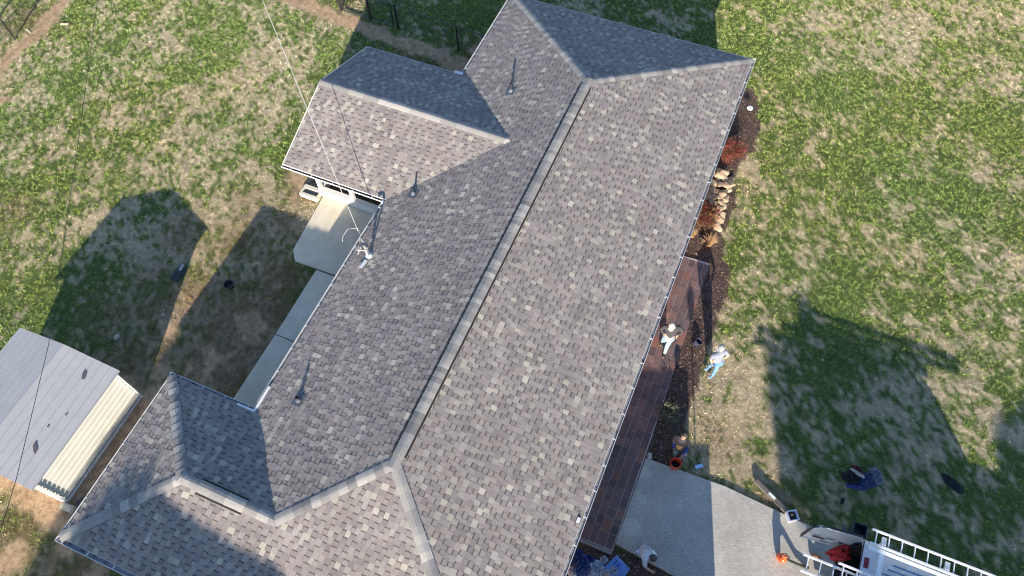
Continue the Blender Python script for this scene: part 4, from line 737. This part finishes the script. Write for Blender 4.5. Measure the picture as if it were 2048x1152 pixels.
ladder(1.86, 2.22, -10.45, -14.9, ZT+.37, 14, 'second aluminium ladder stacked on the one sticking out behind the van')
# red blanket
from mathutils import noise
f_ = MB(); n = 20; A0 = at(1650, 1104, .75); A1 = at(1697, 1088, .95); A2 = at(1700, 1120, .95); A3 = at(1668, 1125, .75)
for i in range(n+1):
    for j in range(n+1):
        p = A0.lerp(A1, i/n).lerp(A3.lerp(A2, i/n), j/n); p += Vector((0, 0, .12*noise.noise(Vector((i*.25, j*.2, 2)))+.12*math.sin(PI*i/n))); f_.v.append(tuple(p))
for i in range(n):
    for j in range(n): a = i*(n+1)+j; f_.f.append((a, a+n+1, a+n+2, a+1)); f_.c.append((.5,)*3)
o = f_.build('blanket', mat('red_fabric', (.42, .02, .02), .8, .15), smooth=True); s_ = o.modifiers.new('thick', 'SOLIDIFY'); s_.thickness = .03; tag(o, 'bright red blanket spilling out of the rear of the van', 'blanket')

# ---------------------------------------------------------------- PEOPLE
msk = mat('skin', (.48, .29, .21), .6, .05)
def skin(name, verts, edges, radii, m, parent, root=0, sub=2):
    me = bpy.data.meshes.new(name); me.from_pydata([tuple(v) for v in verts], edges, []); o = bpy.data.objects.new(name, me); COL.objects.link(o); o.parent = parent
    o.modifiers.new('skin', 'SKIN'); me.skin_vertices or me.attributes
    if not me.skin_vertices:
        bm = bmesh.new(); bm.from_mesh(me); bm.verts.layers.skin.verify(); bm.to_mesh(me); bm.free()
    for i, r in enumerate(radii): me.skin_vertices[0].data[i].radius = (r, r) if not isinstance(r, tuple) else r
    # roots: one per island
    seen = set(); adj = {i: [] for i in range(len(verts))}
    for a, b_ in edges: adj[a].append(b_); adj[b_].append(a)
    order = [root]+list(range(len(verts)))
    for s in order:
        if s in seen: continue
        me.skin_vertices[0].data[s].use_root = True; st_ = [s]
        while st_:
            k = st_.pop()
            if k in seen: continue
            seen.add(k); st_ += adj[k]
    sb_ = o.modifiers.new('sub', 'SUBSURF'); sb_.levels = sb_.render_levels = sub; me.materials.append(m)
    o.modifiers['skin'].use_smooth_shade = True
    return o
def person(J, label, shirt, pants, shoes, hat=None, hair=None, face=None, sleeve=.55, sleeve_col=None, decals=None):
    # J: dict of world joints
    base = Vector((J['pelvis'].x, J['pelvis'].y, 0)); root = empty('person', base, label, 'person'); J = {k: Vector(v)-base for k, v in J.items()}
    names = ['pelvis', 'waist', 'chest', 'neck', 'headb', 'head', 'shL', 'elL', 'wrL', 'palL', 'shR', 'elR', 'wrR', 'palR', 'hipL', 'knL', 'anL', 'toL', 'hipR', 'knR', 'anR', 'toR']
    hd = (J['head']-J['neck']).normalized(); J['waist'] = J['pelvis'].lerp(J['chest'], .5); J['headb'] = J['neck']+hd*.07
    side = (J['shL']-J['shR']).normalized(); fwd = face.normalized() if face else Vector((-1, 0, 0))
    J['hipL'] = J['pelvis']+side*.09-Vector((0, 0, .03)); J['hipR'] = J['pelvis']-side*.09-Vector((0, 0, .03))
    for s in 'LR':
        d = (J['wr'+s]-J['el'+s]).normalized(); J['pal'+s] = J['wr'+s]+d*.075
        J['to'+s] = J['an'+s]+(J['tdir']-Vector((0, 0, J['tdir'].z))).normalized()*.15-Vector((0, 0, .03)) if 'tdir' in J else J['an'+s]+fwd*.15
    R = dict(pelvis=(.13, .105), waist=(.12, .095), chest=(.145, .11), neck=.052, headb=.07, head=.09, sh=.058, el=.042, wr=.028, pal=(.036, .02), hip=.085, kn=.058, an=.04, to=.032)
    idx = {n: i for i, n in enumerate(names)}; V = [J[n] for n in names]; rad = [R.get(n, R.get(n[:-1])) for n in names]
    E_ = [('pelvis', 'waist'), ('waist', 'chest'), ('chest', 'neck'), ('neck', 'headb'), ('headb', 'head')]
    for s in 'LR': E_ += [('chest', 'sh'+s), ('sh'+s, 'el'+s), ('el'+s, 'wr'+s), ('wr'+s, 'pal'+s), ('pelvis', 'hip'+s), ('hip'+s, 'kn'+s), ('kn'+s, 'an'+s), ('an'+s, 'to'+s)]
    E_ = [(idx[a], idx[b_]) for a, b_ in E_]
    # head extras: crown, nose, chin, ears
    top = J['head']+hd*.06; V.append(top); rad.append(.075); E_.append((idx['head'], len(V)-1))
    def isl(pts, rs):
        b_ = len(V)
        for p_, r_ in zip(pts, rs): V.append(p_); rad.append(r_)
        for i in range(len(pts)-1): E_.append((b_+i, b_+i+1))
    hc = J['head']; sd_ = hd.cross(fwd).normalized(); fw = sd_.cross(hd).normalized()
    isl([hc+fw*.07+hd*.0, hc+fw*.108-hd*.02], [.016, .014]); isl([hc+fw*.055-hd*.075, hc+fw*.08-hd*.085], [.028, .022])
    for s in (1, -1): isl([hc+sd_*s*.08, hc+sd_*s*.1-fw*.01], [.02, .014])
    for s in 'LR':
        d = (J['wr'+s]-J['el'+s]).normalized(); u = d.cross(Vector((0, 0, 1))); u = u.normalized() if u.length > .1 else Vector((1, 0, 0)); w_ = u.cross(d); pl = J['pal'+s]
        for k, (o_, ln_) in enumerate(((-.027, .062), (-.009, .075), (.009, .07), (.027, .052))):
            a = pl+u*o_+d*.015; isl([a, a+d*ln_*.5-w_*.006, a+d*ln_*.9-w_*.03], [.0095, .009, .0075])
        a = pl+u*-.028-d*.03; isl([a, a-u*.03+d*.025, a-u*.035+d*.055], [.012, .011, .009])
    body = skin('body', V, E_, rad, msk, root)
    eyes = MB()
    for s in (1, -1): q = hc+fw*.088+sd_*s*.032+hd*.012; eyes.blob(q, (.011, .011, .011), amp=0, sub=2)
    q = hc+fw*.092-hd*.05; eyes.bar(q+sd_*.022, q-sd_*.022, .008, .008); eyes.build('face_detail', mdark, root)
    # shirt
    def part(nm, keys, edges, extra, m, over=None):
        vs = [J[k] if k in J else over[k] for k in keys]; rs = []
        for k in keys:
            r_ = R.get(k, R.get(k[:-1])) if k in J and (k in R or k[:-1] in R) else .05
            r_ = (r_ if isinstance(r_, tuple) else (r_, r_)); rs.append((r_[0]+extra, r_[1]+extra))
        return skin(nm, vs, [(keys.index(a), keys.index(b_)) for a, b_ in edges], rs, m, root)
    mid = {}
    for s in 'LR': J['cu'+s] = J['sh'+s].lerp(J['el'+s], 1.0) if sleeve >= 1 else J['sh'+s].lerp(J['el'+s], sleeve+.2)
    R['cu'] = .047
    ks = ['pelvis', 'waist', 'chest', 'shL', 'cuL', 'shR', 'cuR']; es = [('pelvis', 'waist'), ('waist', 'chest'), ('chest', 'shL'), ('shL', 'cuL'), ('chest', 'shR'), ('shR', 'cuR')]
    J['collar'] = J['chest'].lerp(J['neck'], .55); R['collar'] = .062; ks.append('collar'); es.append(('chest', 'collar'))
    if sleeve >= 2: ks += ['elL', 'elR']; 
    sh_ = part('shirt', ks, es, .018, shirt)
    if sleeve_col:
        for s in 'LR': part('sleeve', ['el'+s, 'wr'+s, 'cu'+s], [('cu'+s, 'el'+s), ('el'+s, 'wr'+s)], .012, sleeve_col)
    part('trousers', ['pelvis', 'hipL', 'knL', 'anL', 'hipR', 'knR', 'anR'], [('pelvis', 'hipL'), ('hipL', 'knL'), ('knL', 'anL'), ('pelvis', 'hipR'), ('hipR', 'knR'), ('knR', 'anR')], .014, pants)
    for s in 'LR': part('shoe', ['an'+s, 'to'+s], [('an'+s, 'to'+s)], .013, shoes)
    hm = MB()
    q = Vector((0, 0, 1)).rotation_difference(hd).to_matrix().to_4x4()
    if hat:
        pr = [(.098, -.0), (.100, .02), (.094, .05), (.076, .08), (.045, .098), (0, .105)]; hm.lathe(pr, 18); hm.v = [tuple(q @ Vector(v) + hc + hd*.015) for v in hm.v]
        b0 = hc+hd*.03; pts = [b0+fw*(.10+.08*math.sin(t))+sd_*.085*math.cos(t) for t in np.linspace(0, PI, 9)]; hm.face(pts+[b0+fw*.09-sd_*.085, b0+fw*.09+sd_*.085]); hm.face([p_-hd*.006 for p_ in pts][::-1]); hm.build('cap', hat, root, smooth=True)
    if hair:
        hm2 = MB(); hm2.blob((0, 0, 0), (.098, .098, .105), amp=.06, seed=5, sub=3, freq=4); hm2.v = [tuple(Vector(v)+hc+hd*.035-fw*.022) for v in hm2.v]; hm2.build('hair', hair, root, smooth=True)
    return root, J, R, base
mjean = mat('light_jeans', (.24, .38, .46), .85, .25, 14); mjean2 = mat('blue_jeans', (.11, .22, .36), .85, .3, 14); mblackT = mat('black_cotton', (.04, .042, .045), .9, .15); mwcap = mat('white_cap', (.36, .35, .32), .8, .15)
V3 = lambda px, py, z: at(px, py, z)
p1 = dict(pelvis=V3(1337, 673, .90), chest=V3(1343, 659, 1.24), neck=V3(1346, 651, 1.42), head=V3(1344, 651, 1.56), shL=V3(1360, 655, 1.36), shR=V3(1328, 652, 1.36), elL=V3(1365, 664, 1.13), wrL=V3(1355, 671, 1.0), elR=V3(1322, 660, 1.12), wrR=V3(1328, 668, .98),
  knL=V3(1334, 692, .48), anL=V3(1329, 707, .10), knR=V3(1327, 679, .45), anR=V3(1324, 683, .14), tdir=Vector((0, 0, 0)))
fw1 = (at(1330, 720)-at(1340, 690)).normalized(); p1['tdir'] = p1['pelvis']*0+fw1
def mk(p, fw, *a, **k):
    base = Vector((p['pelvis'].x, p['pelvis'].y, 0)); p['tdir'] = base+fw*1.0; return person(p, *a, face=fw, **k)
mk(p1, fw1, 'person in black shirt, white cap and light jeans walking on the paver walk', mblackT, mjean, mblk, hat=mwcap, sleeve=.6, sleeve_col=mblackT)
p2 = dict(pelvis=V3(1433, 723, .90), chest=V3(1438, 708, 1.24), neck=V3(1442, 699, 1.42), head=V3(1443, 696, 1.57), shL=V3(1451, 703, 1.36), shR=V3(1427, 711, 1.36), elL=V3(1457, 711, 1.12), wrL=V3(1449, 716, 1.02), elR=V3(1421, 718, 1.10), wrR=V3(1424, 727, .92),
  knL=V3(1431, 739, .48), anL=V3(1425, 751, .10), knR=V3(1423, 727, .46), anR=V3(1417, 735, .10))
fw2 = (at(1395, 735)-at(1430, 715)).normalized(); fw2.z = 0
mk(p2, fw2, 'person in grey and white shirt, cap and blue jeans standing on the dry grass', mat('grey_shirt', (.20, .22, .28), .85, .2, 9), mjean2, mjean2, hat=mat('grey_cap', (.28,.28,.28), .8), sleeve=.6)
p3 = dict(pelvis=V3(1360, 895, .28), chest=V3(1363, 883, .62), neck=V3(1366, 876, .80), head=V3(1369, 871, .92), shL=V3(1378, 886, .74), shR=V3(1350, 875, .74), elL=V3(1376, 895, .55), wrL=V3(1365, 910, .42), elR=V3(1347, 888, .52), wrR=V3(1348, 897, .42),
  knL=V3(1371, 910, .46), anL=V3(1364, 918, .10), knR=V3(1350, 905, .44), anR=V3(1349, 914, .10))
fw3 = (at(1345, 930)-at(1362, 890)).normalized(); fw3.z = 0
mbrn = mat('brown_cotton', (.22, .14, .10), .9, .15); mgp = mat('grey_green_trousers', (.15, .16, .14), .9, .2)
r3, J3, R3, b3 = mk(p3, (fw3+Vector((0, 0, .0))).normalized(), 'person in brown shirt with orange print and blue sleeves crouching by the orange bucket', mbrn, mgp, mblk, hair=mat('black_hair', (.01,.01,.01), .7), sleeve=.5, sleeve_col=mat('blue_sleeve', (.03, .05, .22), .85))
pr_ = MB(); cc3 = J3['chest']+fw3*.155-Vector((0, 0, .06)); upn = Vector((fw3.x*.75, fw3.y*.75, .66)).normalized(); ux = upn.cross(Vector((0, 0, 1))).normalized(); uy = upn.cross(ux)
pts = [cc3+(ux*math.cos(t)+uy*math.sin(t))*(.115 if k % 2 else .07) for k, t in enumerate(np.linspace(0, 2*PI, 17)[:-1])]; pr_.mesh(pts+[cc3+upn*.012], [(i, (i+1) % 16, 16) for i in range(16)]); pr_.build('shirt_print', mat('orange_print', (.80, .36, .10), .7, .3, 30), r3)
p4 = dict(pelvis=V3(1287, 1103, .42), chest=V3(1293, 1112, .66), neck=V3(1301, 1114, .74), head=V3(1304, 1116, .76), shL=V3(1303, 1106, .72), shR=V3(1289, 1120, .70), elL=V3(1312, 1112, .5), wrL=V3(1308, 1124, .30), elR=V3(1290, 1134, .38), wrR=V3(1303, 1143, .16),
  knL=V3(1300, 1099, .45), anL=V3(1293, 1098, .16), knR=V3(1283, 1113, .42), anR=V3(1284, 1099, .16))
fw4 = (at(1312, 1140)-at(1292, 1105)).normalized(); fw4.z = 0
mk(p4, fw4, 'person in white shirt bent over at the driveway edge, reaching to the soil', mat('white_shirt', (.58, .62, .66), .85, .2, 10), mat('white_trousers', (.5, .54, .6), .85, .2), mblk, hair=mat('grey_hair', (.06, .055, .05), .8), sleeve=.7)

# ---------------------------------------------------------------- UNSEEN THINGS ADDED OUTSIDE THE FRAME TO CAST SHADOWS
TE = math.tan(EL); ca_, sa_ = math.cos(AZ), math.sin(AZ)
def w2(u, v, z): return (u*ca_-v*sa_, u*sa_+v*ca_, z)
mbark = mat('bark', (.12, .09, .07), .95, .3, 10, .6, 20); mev = mat('evergreen_leaves', (1,1,1), .6, .05, attr=True, spec=.2)
def shade_tree(name, poly, a0, depth, n, label, seed):     # unseen tree shaped from poly: (v, u) outline of its ground shadow
    rng = np.random.default_rng(seed); vs = [p[0] for p in poly]; us = [p[1] for p in poly]; umin = a0+ (1.2/TE)
    P = poly; vmin, vmax, umax = min(vs), max(vs), max(us); pts = []
    while len(pts) < n:
        v = rng.uniform(vmin, vmax, 4*n); u = rng.uniform(umin, umax, 4*n); k = inpoly(v, u, P); v = v[k]; u = u[k]
        for a, b_ in zip(v, u):
            dz = rng.normal(0, depth); z = (b_-a0-dz)*TE
            if z > .3: pts.append(w2(a0+dz, a, z))
            if len(pts) >= n: break
    C_ = np.array(pts); vc = float(np.mean([p[1] for p in pts])); cx, cy = C_[:, 0].mean(), C_[:, 1].mean(); H = C_[:, 2].max()
    root = empty(name, (cx, cy, 0), label, 'tree'); C_ -= np.array([cx, cy, 0])
    it = iter(C_); V, Fc, cc = leafcloud(n, lambda r: next(it), .19, [(.05,.08,.03),(.07,.10,.04),(.04,.06,.025)], rng, .75); npmesh('crown', V, Fc, 4, cc, mev, root)
    f_ = MB(); f_.tube([(0, 0, -.1), (0, 0, H*.4), (0.1, 0, H*.85)], [.32, .2, .05], 10)
    for k in range(14): a = rng.uniform(0, 2*PI); z = H*rng.uniform(.15, .75); f_.tube([(0, 0, z), (math.cos(a)*.9, math.sin(a)*.9, z+.5)], [.08, .02], 6)
    f_.build('trunk', mbark, root)
shade_tree('evergreen_shadow_caster', [(-11.7,-24),(-11.7,-.6),(-11.3,.2),(-10.25,1.2),(-10.15,3.5),(-10.15,4.9),(-10.3,5.6),(-10.7,5.3),(-11.15,6.0),(-11.25,7.3),(-11.55,7.3),(-11.65,6.0),(-12,5.5),(-13.3,5.4),(-14,5.0),(-14.7,4.3),(-15.1,3.0),(-15.5,1.3),(-15.7,-.6),(-15.9,-24)], -27, .5, 24000, 'unseen evergreen tree shaped to cast the large shadow on the right lawn', 5)
shade_tree('evergreen_shadow_caster', [(-16.1,-24),(-16.1,-.6),(-16.35,1.2),(-16.3,2.6),(-16.6,3.6),(-17.4,4.4),(-18.5,3.8),(-20,1),(-20,-24)], -27, .5, 13000, 'unseen evergreen tree shaped to cast the shadow at the far right edge', 6)
shade_tree('evergreen_shadow_caster', [(1.2,-20),(1.6,4.8),(2.5,6.2),(3.6,6.6),(5.1,7.6),(6.2,8.4),(7.0,7.6),(7.6,6.2),(8.2,4.6),(8.8,3.0),(9.4,1.2),(9.8,-.6),(10.1,-2.5),(10.4,-20)], -22, .5, 22000, 'unseen evergreen tree shaped to cast the shade over the wing roof', 7)
# box trailer, unseen, added to shade the walk and driveway
tr = empty('trailer_shadow_caster', w2(-4.0, -5.9, 0), 'unseen grey box trailer added to cast shade over the walk and driveway', 'trailer', rz=AZ)
f_ = MB(); f_.box((-.9, -1.75, .5), (.9, 1.75, 2.42)); f_.box((-.92, -1.77, 2.42), (.92, 1.77, 2.46)); f_.build('body', mat('trailer_paint', (.5,.5,.5), .4), tr, bevel=.03)
f_ = MB(); f_.box((-.8, -1.7, .3), (.8, 1.7, .499)); f_.bar((0, -1.75, .45), (0, -2.7, .45), .1, .1); f_.build('chassis', mblk, tr)
for x_ in (-.95, .8):
    for y_ in (-.3, .45): f_ = MB(); M_ = Matrix.Translation((x_, y_, .33)) @ Matrix.Rotation(PI/2, 4, 'Y'); f_.lathe([(0, 0), (.31, .01), (.33, .05), (.33, .13), (.31, .16), (0, .16)], 20); f_.v = [tuple(M_ @ Vector(v)) for v in f_.v]; f_.build('wheel', mtyre, tr)
pl = empty('pallet_shadow_caster', w2(-3.7, -7.88, 0), 'unseen pallet of shingle bundles added to step the shadow of the box trailer', 'pallet', rz=AZ)  # unseen stack, added only to shape the stepped shade edge
for k in range(14): f_ = MB(); f_.box((-.5, -.33, .14+k*.115), (.5, .33, .14+k*.115+.108)); f_.build('bundle', mat('wrapped_bundle', (.3,.3,.32), .5) if k == 0 else bpy.data.materials['wrapped_bundle'], pl, bevel=.01)
f_ = MB(); f_.box((-.55, -.27, .1), (.55, .27, .135)); f_.box((-.55, -.27, 0), (.55, -.2, .1)); f_.box((-.55, .2, 0), (.55, .27, .1)); f_.build('pallet_base', mat('pallet_wood', (.4,.3,.2), .9), pl)
q = w2(-2.6, -7.82, 0); lp = empty('lamp_post_shadow_caster', q, 'unseen black lamp post added to cast a pole shadow on the paver walk', 'lamp post')  # unseen post, put in for its thin shadow on the walk
f_ = MB(); f_.tube([(0, 0, 0), (0, 0, 2.95)], .022, 8); f_.tube([(0, 0, 0), (0, 0, .15)], .06, 10); f_.build('pole', mblk, lp); f_ = MB(); f_.lathe([(.03, 2.85), (.10, 2.92), (.115, 3.12), (.13, 3.14), (.03, 3.24), (.0, 3.36)], 10); f_.build('lantern', mblk, lp)
